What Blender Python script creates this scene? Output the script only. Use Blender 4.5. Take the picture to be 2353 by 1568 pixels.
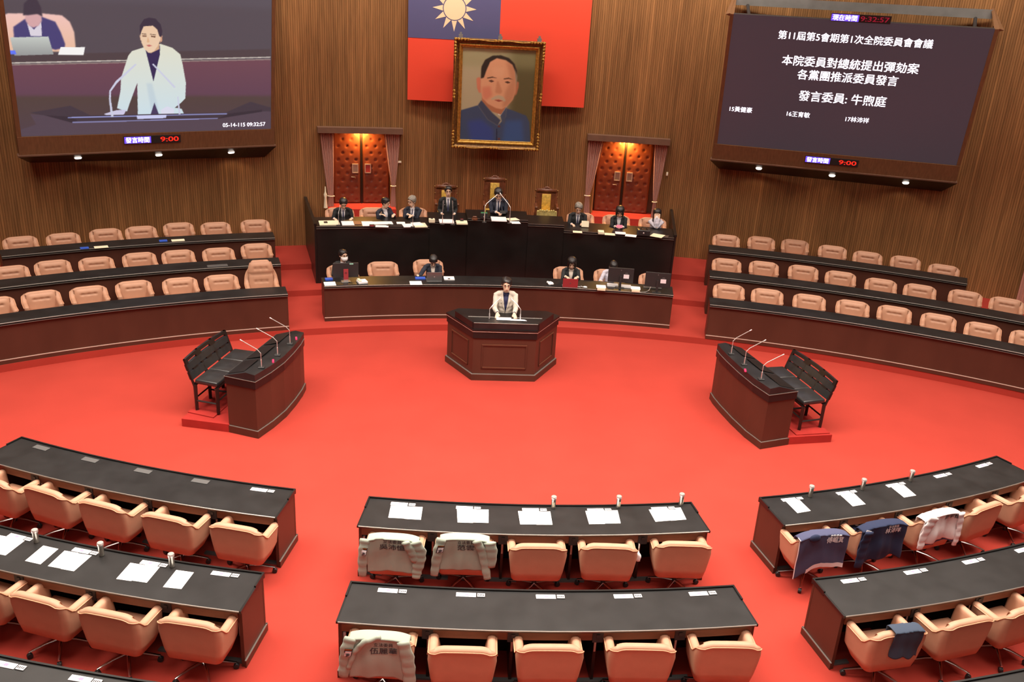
import bpy, bmesh, math, random, json
import numpy as np
from mathutils import Vector, Matrix
from mathutils.bvhtree import BVHTree
S=bpy.context.scene; C=S.collection
for o in list(bpy.data.objects): bpy.data.objects.remove(o)
random.seed(7); rng=np.random.default_rng(7)
PI=math.pi; rad=math.radians

# ---------------------------------------------------------------- camera, light, exposure
CAM_R=Vector((0.99615,-0.05129,0.07112)); 
def camera():
    f,pitch,roll,yaw=2030.,rad(21.27),rad(3.25),rad(4.12)
    fw0=Vector((math.sin(yaw),math.cos(yaw),0)); rt0=Vector((math.cos(yaw),-math.sin(yaw),0)); z=Vector((0,0,1))
    F=math.cos(pitch)*fw0-math.sin(pitch)*z; U0=math.sin(pitch)*fw0+math.cos(pitch)*z
    R=math.cos(roll)*rt0+math.sin(roll)*U0; U=math.cos(roll)*U0-math.sin(roll)*rt0
    c=bpy.data.cameras.new('camera'); o=bpy.data.objects.new('camera',c); C.objects.link(o)
    c.sensor_width=36; c.lens=f/2353*36; c.clip_end=200
    m=Matrix((( R.x,U.x,-F.x,-1.0473),(R.y,U.y,-F.y,.0754),(R.z,U.z,-F.z,6.8),(0,0,0,1)))
    o.matrix_world=m; S.camera=o
camera()
S.view_settings.view_transform='Standard'; S.view_settings.look='None'
S.view_settings.exposure=0.0; S.view_settings.gamma=1; S.view_settings.use_curve_mapping=False
w=bpy.data.worlds.new('world'); S.world=w; w.use_nodes=True
w.node_tree.nodes['Background'].inputs[0].default_value=(1,.9,.8,1); w.node_tree.nodes['Background'].inputs[1].default_value=.05
def area(name,loc,size,power,col=(1,.90,.78),rot=(0,0,0),spread=PI):
    l=bpy.data.lights.new(name,'AREA'); l.shape='RECTANGLE'; l.size,l.size_y=size; l.energy=power; l.color=col; l.spread=spread
    o=bpy.data.objects.new(name,l); C.objects.link(o); o.location=loc; o.rotation_euler=rot; return o
# ceiling light fields above the seats, the open floor, the benches and the dais, plus an added fill behind the camera (their lit panels are built with the ceiling)
LIGHTS=[((0,-5,10.4),(14,4),620,150),((0,4.6,10.4),(10,2),330,120),((-7.5,9.5,10.4),(4,5),640,120),((7.5,9.5,10.4),(4,5),640,120),((0,10.8,10.4),(10,4),1450,125),((-9,15,10.4),(4,4),270,130),((9,15,10.4),(4,4),270,130),((0,17.6,10.4),(9,1.4),190,120)]
for i,(loc,sz,p,sp) in enumerate(LIGHTS): area('ceiling_light_source',loc,sz,p,spread=rad(sp))
# wall washers just below the ceiling in front of the slatted wall
WASH=[(a,p) for a,p in ((-36,80),(-26,110),(-14,150),(-5,150),(4,150),(13,150),(26,110),(36,80))]
for a,p in WASH:
    t=rad(a); area('wall_wash_source',(.5+20.6*math.sin(t),.7+20.6*math.cos(t),10.2),(2.2,.3),p,rot=(rad(38),0,-t),spread=rad(140))

# ---------------------------------------------------------------- helpers
def link(name,me,mat=None,parent=None):
    o=bpy.data.objects.new(name,me); C.objects.link(o)
    if mat is not None:
        for m in (mat if isinstance(mat,(list,tuple)) else [mat]): me.materials.append(m)
    if parent is not None: o.parent=parent
    return o
def obj(name,bm,mat=None,parent=None,smooth=False):
    me=bpy.data.meshes.new(name); bm.normal_update(); bm.to_mesh(me); bm.free()
    if smooth:
        me.polygons.foreach_set('use_smooth',[True]*len(me.polygons))
        if smooth!='all': me.set_sharp_from_angle(angle=rad(smooth if smooth is not True else 40))
    return link(name,me,mat,parent)
def tag(o,label=None,cat=None,group=None,kind=None):
    if label:
        o['label']=label
    if cat: o['category']=cat
    if group: o['group']=group
    if kind: o['kind']=kind
    return o
def empty(name,loc=(0,0,0),rz=0,label=None,cat=None,group=None,kind=None):
    o=bpy.data.objects.new(name,None); C.objects.link(o); o.location=loc; o.rotation_euler=(0,0,rz); o.empty_display_size=.1
    return tag(o,label,cat,group,kind)
def copy_tree(o,parent=None):
    c=o.copy(); C.objects.link(c)
    if parent is not None: c.parent=parent
    for ch in CH.get(o.name,[]): copy_tree(ch,c)
    return c
CH={}
def regtree(root):
    for o in [root]+list(root.children_recursive): CH[o.name]=list(o.children)
def NB(): return bmesh.new()
def box(bm,x0,x1,y0,y1,z0,z1):
    v=[bm.verts.new((x,y,z)) for z in (z0,z1) for y in (y0,y1) for x in (x0,x1)]
    for f in ((0,2,3,1),(4,5,7,6),(0,1,5,4),(2,6,7,3),(0,4,6,2),(1,3,7,5)): bm.faces.new([v[i] for i in f])
    return v
def obox(bm,M,sx,sy,sz):
    v=box(bm,-sx/2,sx/2,-sy/2,sy/2,-sz/2,sz/2)
    for q in v: q.co=M@q.co
    return v
def prism(bm,poly,z0,z1):
    a=[bm.verts.new((x,y,z0)) for x,y in poly]; b=[bm.verts.new((x,y,z1)) for x,y in poly]; n=len(poly)
    ar=sum(poly[i][0]*poly[(i+1)%n][1]-poly[(i+1)%n][0]*poly[i][1] for i in range(n))
    if ar<0: a.reverse(); b.reverse()
    bm.faces.new(list(reversed(a))); bm.faces.new(b)
    for i in range(n): bm.faces.new((a[i],a[(i+1)%n],b[(i+1)%n],b[i]))
def bevel(bm,w,seg=2):
    bmesh.ops.bevel(bm,geom=bm.edges[:],offset=w,segments=seg,affect='EDGES',profile=.5,clamp_overlap=True)
def PP(c,R,a):
    a=rad(a)
    return (.5+R*math.sin(a),.7+R*math.cos(a)) if c=='B' else (R*math.sin(a),26.5-R*math.cos(a))
def sweep(bm,c,prof,a0,a1,n=None,caps=True):
    """closed profile [(R,z)] swept along an arc of the back ('B') or front ('F') family"""
    n=n or max(1,int(abs(a1-a0)/1.2)); rings=[]
    for i in range(n+1):
        a=a0+(a1-a0)*i/n; rings.append([bm.verts.new((*PP(c,R,a),z)) for R,z in prof])
    m=len(prof)
    fs=[]
    for i in range(n):
        for j in range(m): fs.append(bm.faces.new((rings[i][j],rings[i][(j+1)%m],rings[i+1][(j+1)%m],rings[i+1][j])))
    if caps: fs.append(bm.faces.new(rings[0])); fs.append(bm.faces.new(list(reversed(rings[-1]))))
    bmesh.ops.recalc_face_normals(bm,faces=fs)
def arcbox(bm,c,R0,R1,a0,a1,z0,z1,n=None): sweep(bm,c,[(R0,z0),(R1,z0),(R1,z1),(R0,z1)],a0,a1,n)
def tube(bm,pts,rd,ref=(1,0,0),n=10,cap=.6):
    pts=[Vector(p) for p in pts]; ref=Vector(ref); rings=[]
    for i,p in enumerate(pts):
        t=(pts[min(i+1,len(pts)-1)]-pts[max(i-1,0)]).normalized()
        x=(ref-t*ref.dot(t))
        if x.length<1e-4: x=Vector((0,1,0))-t*t.y
        x.normalize(); y=t.cross(x); r=rd[i] if isinstance(rd,(list,tuple)) else rd
        a,b=r if isinstance(r,(tuple,list)) else (r,r)
        rings.append([bm.verts.new(p+x*a*math.cos(2*PI*k/n)+y*b*math.sin(2*PI*k/n)) for k in range(n)])
    for i in range(len(rings)-1):
        for k in range(n): bm.faces.new((rings[i][k],rings[i][(k+1)%n],rings[i+1][(k+1)%n],rings[i+1][k]))
    for e,s in ((0,-1),(-1,1)):
        r=rd[e] if isinstance(rd,(list,tuple)) else rd; r=min(r) if isinstance(r,(tuple,list)) else r
        t=((pts[1]-pts[0]) if e==0 else (pts[-1]-pts[-2])).normalized()*s
        v=bm.verts.new(pts[e]+t*r*cap)
        for k in range(n):
            q=(rings[e][k],rings[e][(k+1)%n],v); bm.faces.new(q if e==-1 else (q[1],q[0],q[2]))
def ball(bm,c,r,seg=10,M=None):
    m=Matrix.Translation(c)@(M or Matrix.Identity(4))@Matrix.Diagonal((*(r if isinstance(r,(tuple,list)) else (r,r,r)),1))
    bmesh.ops.create_uvsphere(bm,u_segments=seg,v_segments=max(6,seg*2//3),radius=1,matrix=m)
def lathe(bm,prof,n=20,M=None):
    rings=[]
    for r,z in prof: rings.append([bm.verts.new((r*math.cos(2*PI*k/n),r*math.sin(2*PI*k/n),z)) for k in range(n)])
    for i in range(len(rings)-1):
        for k in range(n): bm.faces.new((rings[i][k],rings[i][(k+1)%n],rings[i+1][(k+1)%n],rings[i+1][k]))
    bm.faces.new(list(reversed(rings[0]))); bm.faces.new(rings[-1])
    if M is not None:
        for r in rings:
            for v in r: v.co=M@v.co
def union(bm,voxel=.01,it=3,name='m'):
    me=bpy.data.meshes.new('tmp'); bm.to_mesh(me); bm.free(); o=bpy.data.objects.new('tmp',me); C.objects.link(o)
    m=o.modifiers.new('r','REMESH'); m.mode='VOXEL'; m.voxel_size=voxel; m.use_smooth_shade=True
    s=o.modifiers.new('s','SMOOTH'); s.factor=.5; s.iterations=it
    dg=bpy.context.evaluated_depsgraph_get(); r=bpy.data.meshes.new_from_object(o.evaluated_get(dg)); r.name=name
    bpy.data.objects.remove(o); bpy.data.meshes.remove(me); r.materials.clear()
    r.polygons.foreach_set('use_smooth',[True]*len(r.polygons)); return r
_tx={}
def text_geo(s,bold=0):
    """verts (N,2) scaled so that glyph height is 1, centred on x and y, faces"""
    if (s,bold) in _tx: return _tx[(s,bold)]
    c=bpy.data.curves.new('t','FONT'); c.body=s; c.align_x='CENTER'; c.align_y='CENTER'; c.resolution_u=3
    o=bpy.data.objects.new('t',c); C.objects.link(o); dg=bpy.context.evaluated_depsgraph_get(); dg.update()
    m=bpy.data.meshes.new_from_object(o.evaluated_get(dg)); bpy.data.objects.remove(o)
    v=np.array([q.co[:2] for q in m.vertices]); f=[tuple(p.vertices) for p in m.polygons]; bpy.data.meshes.remove(m)
    lo,hi=v.min(0),v.max(0); v=(v-(lo+hi)/2)/(hi[1]-lo[1])
    if bold:
        n=len(v); v=np.concatenate([v+[d*.022,e*.022] for d,e in ((-1,0),(1,0),(0,1))]); f=[tuple(i+n*k for i in q) for k in range(3) for q in f]
    _tx[(s,bold)]=(v,f); return v,f
def text(name,s,width,M,mat,parent=None,height=None,bold=0,fn=None):
    """flat lettering of a given width (m); M maps local xy plane"""
    v,f=text_geo(s,bold); wv=v[:,0].max()-v[:,0].min(); sx=width/wv; sy=height if height else sx
    pts=[(fn(x*sx,y*sy) if fn else M@Vector((x*sx,y*sy,0))) for x,y in v]
    me=bpy.data.meshes.new(name); me.from_pydata([tuple(p) for p in pts],[],f); return link(name,me,mat,parent)

# ---------------------------------------------------------------- materials
def mat(name,col,rough=.5,metal=0,spec=.5,noise=None,bump=None,emit=None,coat=0,attr=None,sheen=0):
    m=bpy.data.materials.new(name); m.use_nodes=True; nt=m.node_tree; N=nt.nodes; L=nt.links; b=N['Principled BSDF']
    b.inputs['Base Color'].default_value=(*col,1); b.inputs['Roughness'].default_value=rough; b.inputs['Metallic'].default_value=metal
    b.inputs['Specular IOR Level'].default_value=spec
    if coat: b.inputs['Coat Weight'].default_value=coat; b.inputs['Coat Roughness'].default_value=.12
    if sheen: b.inputs['Sheen Weight'].default_value=sheen
    tc=N.new('ShaderNodeTexCoord')
    if noise:
        sc,amt=noise[:2]; mp=N.new('ShaderNodeMapping'); L.new(tc.outputs['Object'],mp.inputs[0])
        if len(noise)>2: mp.inputs['Scale'].default_value=noise[2]
        n=N.new('ShaderNodeTexNoise'); n.inputs['Scale'].default_value=sc; n.inputs['Detail'].default_value=4; L.new(mp.outputs[0],n.inputs['Vector'])
        r=N.new('ShaderNodeMapRange'); r.inputs['From Min'].default_value=.3; r.inputs['From Max'].default_value=.7
        r.inputs['To Min'].default_value=1-amt; r.inputs['To Max'].default_value=1+amt; L.new(n.outputs['Fac'],r.inputs['Value'])
        mx=N.new('ShaderNodeVectorMath'); mx.operation='SCALE'; mx.inputs[0].default_value=col; L.new(r.outputs[0],mx.inputs['Scale'])
        L.new(mx.outputs[0],b.inputs['Base Color'])
        if attr:
            at=N.new('ShaderNodeAttribute'); at.attribute_name=attr; mm=N.new('ShaderNodeVectorMath'); mm.operation='MULTIPLY'
            L.new(mx.outputs[0],mm.inputs[0]); L.new(at.outputs['Color'],mm.inputs[1]); L.new(mm.outputs[0],b.inputs['Base Color'])
    if bump:
        n=N.new('ShaderNodeTexNoise'); n.inputs['Scale'].default_value=bump[0]; n.inputs['Detail'].default_value=3; L.new(tc.outputs['Object'],n.inputs['Vector'])
        bp=N.new('ShaderNodeBump'); bp.inputs['Strength'].default_value=bump[1]; bp.inputs['Distance'].default_value=bump[2] if len(bump)>2 else .01
        L.new(n.outputs['Fac'],bp.inputs['Height']); L.new(bp.outputs[0],b.inputs['Normal'])
    if emit:
        b.inputs['Emission Color'].default_value=(*emit[0],1); b.inputs['Emission Strength'].default_value=emit[1]
    return m
def mat_attr(name,emit=0,rough=.6):
    m=bpy.data.materials.new(name); m.use_nodes=True; N=m.node_tree.nodes; L=m.node_tree.links; b=N['Principled BSDF']
    a=N.new('ShaderNodeAttribute'); a.attribute_name='paint'; b.inputs['Roughness'].default_value=rough
    if emit:
        b.inputs['Base Color'].default_value=(.01,.01,.01,1); L.new(a.outputs['Color'],b.inputs['Emission Color']); b.inputs['Emission Strength'].default_value=emit
    else: L.new(a.outputs['Color'],b.inputs['Base Color'])
    return m
M={}
M['carpet']=mat('red_carpet',(.37,.043,.030),.95,spec=.1,noise=(1.1,.05),bump=(260,.25,.004))
M['carpet2']=mat('dark_red_carpet',(.34,.028,.023),.95,spec=.1,noise=(5,.10),bump=(260,.3,.004))
M['slat']=mat('walnut_slats',(.255,.127,.049),.5,spec=.35,noise=(3,.22,(6,6,.35)),attr='tone')
M['wood']=mat('screen_case_wood',(.17,.082,.036),.45,noise=(6,.15,(5,5,.5)))
M['trimwood']=mat('dull_brown_trim',(.16,.082,.05),.6,noise=(6,.1))
M['plaster']=mat('plaster',(.62,.5,.38),.9)
M['brown']=mat('mahogany_panel',(.076,.027,.017),.42,spec=.35,noise=(2.2,.12,(1,1,.4)))
M['brown2']=mat('drawer_wood',(.14,.05,.024),.5,noise=(5,.15,(1,1,4)))
M['black']=mat('black_lacquer',(.009,.008,.008),.36,spec=.35,noise=(3,.3))
M['top']=mat('black_desktop',(.012,.012,.0125),.40,spec=.42,noise=(3.5,.35),bump=(30,.02,.002))
M['rost']=mat('black_rostrum',(.008,.007,.0065),.36,noise=(2,.3))
M['line']=mat('pale_trim_strip',(.55,.38,.32),.35,spec=.6)
M['edge']=mat('satin_edge_strip',(.22,.20,.18),.3,metal=.3)  # trim strips; on desk nosings the paler tone stands in for caught light
M['leather']=mat('tan_leather',(.50,.272,.175),.52,spec=.35,noise=(7,.04),bump=(90,.10,.004))
M['leather_d']=mat('tan_leather_seat',(.47,.25,.16),.55,spec=.35,noise=(7,.05),bump=(90,.10,.004))
M['piping']=mat('chair_piping',(.70,.36,.21),.45)
M['chrome']=mat('chrome',(.75,.72,.72),.18,metal=1)
M['rubber']=mat('black_rubber',(.015,.015,.016),.5)
M['blk']=mat('black_plastic',(.018,.017,.018),.6)
M['bleather']=mat('black_leather',(.02,.02,.021),.3,spec=.6,noise=(9,.2))
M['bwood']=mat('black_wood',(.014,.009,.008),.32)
M['paper']=mat('white_paper',(.88,.87,.88),.7)
M['cream']=mat('cream_paper',(.82,.76,.55),.75)
M['plate']=mat('nameplate_white',(.80,.79,.84),.35)
M['greyplate']=mat('grey_cover_plate',(.10,.10,.10),.35)
M['steel']=mat('brushed_steel',(.55,.52,.46),.28,metal=.9)
M['silver']=mat('silver_stem',(.78,.72,.70),.3,metal=.7)
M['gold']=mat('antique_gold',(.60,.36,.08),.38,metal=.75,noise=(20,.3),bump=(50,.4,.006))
M['gold_d']=mat('dark_gilt',(.20,.10,.03),.45,metal=.5,noise=(20,.4))
M['flagred']=mat('flag_red',(.83,.068,.028),.7,bump=(6,.05,.01))
M['flagblue']=mat('flag_blue',(.085,.085,.20),.7)
M['flagwhite']=mat('flag_sun',(.88,.68,.42),.7)
M['doorleather']=mat('oxblood_leather',(.16,.040,.022),.36,spec=.55,noise=(12,.1))
M['button']=mat('door_button',(.30,.12,.08),.25,spec=.8)
M['curtain']=mat('rose_curtain',(.50,.235,.17),.85,noise=(30,.12,(3,3,1)),sheen=.3)
M['grey']=mat('grey_steel_beam',(.20,.20,.19),.5,metal=.2,noise=(3,.15))
M['screenblk']=mat('screen_face',(.02,.02,.022),.35,emit=((.042,.031,.040),.9))
M['glow']=mat('white_letters',(.8,.8,.85),.5,emit=((.93,.88,1.),1.25))
M['ledblue']=mat('led_blue',(.05,.03,.3),.4,emit=((.15,.07,.85),1.3))
M['ledwhite']=mat('led_white',(.9,.9,1),.4,emit=((.85,.85,1),1.6))
M['ledred']=mat('led_red',(.6,.02,.01),.4,emit=((1,.03,.015),1.0))
M['ledyellow']=mat('led_amber',(.8,.5,.02),.4,emit=((1,.6,.05),1.4))
M['leddim']=mat('led_dim_red',(.2,.01,.02),.4,emit=((.28,.01,.03),.8))
M['lamp']=mat('downlight_lens',(1,1,1),.4,emit=((1,.86,.74),3))
M['skin']=mat('skin',(.74,.49,.35),.55,noise=(14,.04))
M['lips']=mat('lips',(.50,.18,.13),.5)
M['eye']=mat('dark_eye',(.05,.03,.02),.25)
M['hair_k']=mat('black_hair',(.014,.011,.011),.4,noise=(40,.5,(1,1,.2)))
M['hair_g']=mat('grey_hair',(.22,.20,.17),.55,noise=(40,.35,(1,1,.2)))
M['suit_k']=mat('black_suit',(.017,.019,.021),.8,noise=(8,.2))
M['suit_n']=mat('navy_suit',(.020,.024,.042),.8,noise=(8,.2))
M['suit_b']=mat('beige_blazer',(.60,.53,.45),.85,noise=(14,.06),bump=(30,.10,.01))
M['shirt']=mat('white_shirt',(.78,.76,.80),.8)
M['shirt_n']=mat('navy_shirt',(.020,.022,.075),.7)
M['shirt_c']=mat('cream_blouse',(.75,.66,.58),.8)
M['blouse']=mat('white_blouse',(.68,.66,.76),.85,bump=(14,.3,.02))
M['tie']=mat('dark_tie',(.035,.04,.09),.6)
M['trousers']=mat('dark_trousers',(.015,.015,.02),.85)
M['shoe']=mat('black_shoe',(.01,.01,.01),.3)
M['glass']=mat('spectacle_frame',(.10,.07,.05),.3,metal=.5)
M['mask']=mat('white_mask',(.85,.85,.85),.8)
M['sage']=mat('sage_cloth',(.35,.40,.33),.9,noise=(5,.04),bump=(30,.12,.01))
M['navy1']=mat('slate_navy_cloth',(.06,.065,.13),.9,bump=(30,.12,.01))
M['navy2']=mat('dark_navy_cloth',(.014,.022,.062),.9,bump=(30,.12,.01))
M['whitecloth']=mat('white_cloth',(.74,.68,.68),.9,bump=(30,.15,.01))
M['bluegrey']=mat('bluegrey_cloth',(.040,.058,.095),.9,bump=(30,.12,.01))
M['ink']=mat('dark_print',(.05,.045,.05),.8)
M['whiteprint']=mat('white_print',(.85,.85,.88),.8)
M['gild']=mat('gold_brocade',(.72,.48,.10),.45,metal=.35,noise=(18,.3),bump=(40,.5,.006))
M['gildp']=mat('pale_gold_brocade',(.60,.50,.18),.5,metal=.25,noise=(10,.3),bump=(40,.5,.006))
M['rosewood']=mat('carved_rosewood',(.14,.045,.02),.3,noise=(14,.3),bump=(60,.5,.008))
M['bluefold']=mat('blue_folder',(.03,.10,.55),.5)
M['laptop']=mat('laptop_grey',(.22,.22,.22),.35,metal=.5)
M['redsticker']=mat('red_laptop_lid',(.34,.045,.055),.4)
M['pink']=mat('pink_print',(.85,.25,.40),.5); M['lilac']=mat('lilac_print',(.45,.42,.75),.5)
M['orangewood']=mat('orange_reveal_wood',(.42,.16,.045),.5)
M['brownbook']=mat('brown_cover',(.22,.10,.055),.6)
M['redlamp']=mat('red_indicator',(.6,.02,.06),.4,emit=((.9,.03,.12),.9))
M['teal']=mat('teal_sticker',(.25,.55,.45),.5)
VID= {"counter":[[-0.007,0.546],[0.994,0.611],[0.995,0.554],[-0.004,0.496]],"line1":[[-0.004,0.498],[0.995,0.555],[0.995,0.548],[-0.005,0.491]],"line2":[[-0.005,0.486],[0.995,0.539],[0.995,0.531],[-0.005,0.479]],"low":[[-0.005,0.483],[0.995,0.536],[1.002,0.24],[0.001,0.244]],"low2":[[-0.001,0.279],[1.002,0.26],[1.003,-0.005],[0.0,0.0]],"chair":[[-0.012,0.785],[0.009,0.806],[0.124,0.813],[0.19,0.805],[0.215,0.765],[0.227,0.699],[0.227,0.606],[0.218,0.572],[-0.004,0.567],[-0.009,0.648]],"cjacket":[[0.022,0.723],[0.062,0.773],[0.119,0.793],[0.165,0.763],[0.18,0.697],[0.191,0.622],[0.188,0.597],[0.155,0.583],[0.02,0.658]],"cshirt":[[0.069,0.749],[0.09,0.71],[0.117,0.76],[0.114,0.67],[0.076,0.668]],"cface":[[0.066,0.805],[0.12,0.805],[0.12,0.768],[0.107,0.735],[0.089,0.722],[0.074,0.733],[0.065,0.765]],"chair2":[[0.059,0.797],[0.066,0.869],[0.09,0.911],[0.112,0.897],[0.122,0.849],[0.123,0.793],[0.107,0.808],[0.08,0.8]],"laptop":[[0.007,0.657],[0.136,0.668],[0.147,0.553],[0.014,0.542]],"paper":[[0.174,0.601],[0.26,0.603],[0.252,0.551],[0.162,0.55]],"blue":[[-0.007,0.575],[0.018,0.575],[0.021,0.551],[-0.007,0.55]],"sj":[[0.479,0.61],[0.542,0.634],[0.587,0.608],[0.617,0.564],[0.625,0.491],[0.635,0.361],[0.63,0.248],[0.614,0.22],[0.586,0.182],[0.613,0.172],[0.625,0.123],[0.437,0.13],[0.443,0.362],[0.434,0.326],[0.408,0.216],[0.396,0.16],[0.359,0.185],[0.377,0.308],[0.383,0.399],[0.416,0.551],[0.431,0.582]],"ss":[[0.481,0.604],[0.5,0.57],[0.539,0.625],[0.537,0.562],[0.506,0.371]],"st":[[0.505,0.222],[0.521,0.132],[0.487,0.133]],"face":[[0.471,0.753],[0.487,0.784],[0.517,0.799],[0.538,0.766],[0.544,0.713],[0.542,0.66],[0.529,0.616],[0.515,0.584],[0.495,0.57],[0.479,0.596],[0.469,0.64],[0.466,0.684]],"neck":[[0.477,0.632],[0.537,0.634],[0.536,0.598],[0.502,0.569],[0.48,0.596]],"earl":[[0.464,0.692],[0.47,0.693],[0.47,0.653],[0.465,0.658]],"earr":[[0.542,0.687],[0.55,0.692],[0.548,0.652],[0.54,0.643]],"hair":[[0.465,0.684],[0.466,0.753],[0.483,0.797],[0.503,0.809],[0.527,0.804],[0.546,0.766],[0.551,0.722],[0.546,0.678],[0.538,0.687],[0.532,0.73],[0.516,0.756],[0.481,0.75],[0.472,0.719]],"eyel":[[0.473,0.69],[0.49,0.689],[0.49,0.68],[0.474,0.681]],"eyer":[[0.506,0.689],[0.524,0.686],[0.523,0.677],[0.507,0.679]],"brl":[[0.472,0.703],[0.489,0.7],[0.489,0.695],[0.472,0.697]],"brr":[[0.504,0.701],[0.526,0.697],[0.526,0.692],[0.504,0.696]],"nose":[[0.494,0.681],[0.5,0.65],[0.497,0.641],[0.489,0.644]],"mouth":[[0.486,0.623],[0.497,0.628],[0.509,0.621],[0.496,0.613]],"hl":[[0.394,0.174],[0.385,0.142],[0.354,0.12],[0.34,0.134],[0.311,0.14],[0.309,0.147],[0.356,0.171]],"hr":[[0.555,0.193],[0.528,0.165],[0.53,0.136],[0.58,0.13],[0.583,0.173]],"pt":[[0.042,0.164],[0.187,0.208],[0.257,0.139],[0.798,0.138],[0.906,0.217],[0.999,0.169],[0.999,0.098],[0.763,0.09],[0.188,0.087],[0.089,0.144]],"pf":[[0.042,0.155],[0.089,0.146],[0.188,0.087],[0.763,0.09],[0.958,0.14],[1.0,0.139],[1.004,-0.006],[0.001,-0.002],[0.001,0.05],[0.058,0.083]],"wing":[[0.089,0.146],[0.183,0.132],[0.208,0.103],[0.188,0.089]],"wing2":[[0.763,0.093],[0.814,0.13],[0.958,0.155],[0.959,0.138]],"l1":[[0.174,0.129],[0.803,0.132],[0.803,0.124],[0.173,0.122]],"l2":[[0.188,0.095],[0.764,0.098],[0.763,0.091],[0.188,0.087]],"pp":[[0.432,0.131],[0.551,0.131],[0.548,0.107],[0.434,0.104]],"m1":[[0.334,0.125],[0.331,0.245],[0.335,0.309],[0.362,0.376],[0.44,0.496],[0.445,0.489],[0.367,0.363],[0.341,0.304],[0.338,0.247],[0.343,0.125]],"m2":[[0.6,0.132],[0.598,0.263],[0.602,0.263],[0.608,0.131]],"m3":[[0.587,0.324],[0.504,0.494],[0.51,0.497],[0.593,0.332]]}
POR= {"bgr":[[0.657,1.004],[1.0,1.0],[1.0,0.0],[0.66,-0.006]],"tunic":[[-0.009,0.321],[0.234,0.387],[0.38,0.235],[0.524,0.171],[0.633,0.273],[0.636,0.367],[0.744,0.342],[0.916,0.295],[0.966,0.224],[1.0,0.0],[0.0,0.0]],"blue1":[[0.1,0.208],[0.296,0.233],[0.469,0.125],[0.474,-0.003],[0.148,-0.003]],"blue2":[[0.621,0.228],[0.862,0.244],[0.902,0.004],[0.602,-0.001]],"neck":[[0.287,0.476],[0.64,0.439],[0.636,0.373],[0.562,0.294],[0.433,0.325],[0.289,0.421]],"face":[[0.261,0.682],[0.276,0.812],[0.356,0.889],[0.494,0.914],[0.634,0.896],[0.728,0.823],[0.748,0.704],[0.751,0.551],[0.717,0.463],[0.642,0.389],[0.566,0.355],[0.488,0.364],[0.374,0.406],[0.295,0.465],[0.268,0.541]],"shade":[[0.593,0.874],[0.728,0.823],[0.748,0.704],[0.751,0.551],[0.717,0.463],[0.642,0.389],[0.573,0.372],[0.607,0.548],[0.673,0.659],[0.64,0.767]],"cheek":[[0.283,0.585],[0.395,0.598],[0.427,0.5],[0.344,0.444],[0.294,0.476]],"earl":[[0.2,0.675],[0.235,0.692],[0.261,0.677],[0.269,0.524],[0.241,0.524],[0.214,0.572]],"earr":[[0.753,0.666],[0.788,0.656],[0.785,0.596],[0.763,0.524],[0.739,0.507]],"hair":[[0.259,0.677],[0.262,0.801],[0.308,0.877],[0.41,0.925],[0.521,0.933],[0.634,0.907],[0.713,0.85],[0.749,0.78],[0.75,0.682],[0.727,0.769],[0.686,0.838],[0.593,0.884],[0.467,0.901],[0.378,0.858],[0.333,0.77],[0.301,0.688]],"brl":[[0.343,0.689],[0.419,0.705],[0.482,0.689],[0.419,0.69],[0.35,0.679]],"brr":[[0.573,0.689],[0.643,0.702],[0.707,0.681],[0.644,0.685],[0.577,0.678]],"eyl":[[0.365,0.657],[0.406,0.669],[0.449,0.654],[0.407,0.64]],"eyr":[[0.589,0.651],[0.63,0.663],[0.673,0.648],[0.632,0.636]],"nose":[[0.484,0.655],[0.505,0.655],[0.565,0.547],[0.545,0.525],[0.475,0.526],[0.467,0.545]],"mous":[[0.407,0.462],[0.469,0.496],[0.518,0.508],[0.582,0.493],[0.618,0.455],[0.605,0.438],[0.519,0.47],[0.428,0.451]],"mouth":[[0.457,0.452],[0.52,0.459],[0.584,0.447],[0.521,0.434]],"coll":[[0.279,0.443],[0.234,0.387],[0.38,0.235],[0.524,0.171],[0.561,0.233],[0.434,0.314]],"colr":[[0.633,0.384],[0.555,0.283],[0.582,0.211],[0.62,0.184],[0.633,0.273]],"white":[[0.519,0.304],[0.559,0.294],[0.633,0.389],[0.637,0.382],[0.562,0.281],[0.519,0.293]],"line":[[0.506,0.137],[0.52,0.137],[0.528,-0.003],[0.511,-0.004]],"b1":[[0.527,0.176],[0.561,0.176],[0.562,0.154],[0.528,0.153]],"b2":[[0.533,0.035],[0.567,0.035],[0.568,0.011],[0.534,0.01]]}
# ---------------------------------------------------------------- the room shell
def struct(name,bm,m,parent=None,smooth=False):
    o=obj(name,bm,m,parent,smooth)
    if parent is None: o['kind']='structure'
    return o
RW=22.88
bm=NB()
v=[bm.verts.new((40*math.cos(2*PI*k/48),40*math.sin(2*PI*k/48),0)) for k in range(48)]
# keep the floor inside the drum
for k,q in enumerate(v): q.co=(.5+RW*math.cos(2*PI*k/48),.7+RW*math.sin(2*PI*k/48),0)
bm.faces.new(v); struct('floor',bm,M['carpet'])
for i,(R,z0,z1,m) in enumerate(((17.38,0,.14,'carpet'),(19.53,.14,.28,'carpet'),(21.16,.28,.42,'carpet'))):
    bm=NB(); arcbox(bm,'B',R,RW,-62,62,z0 if i==0 else z0-.14,z1,80); struct('floor_tier',bm,M[m])
# darker carpet runners under the front seat rows, flush pads
bm=NB()
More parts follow.
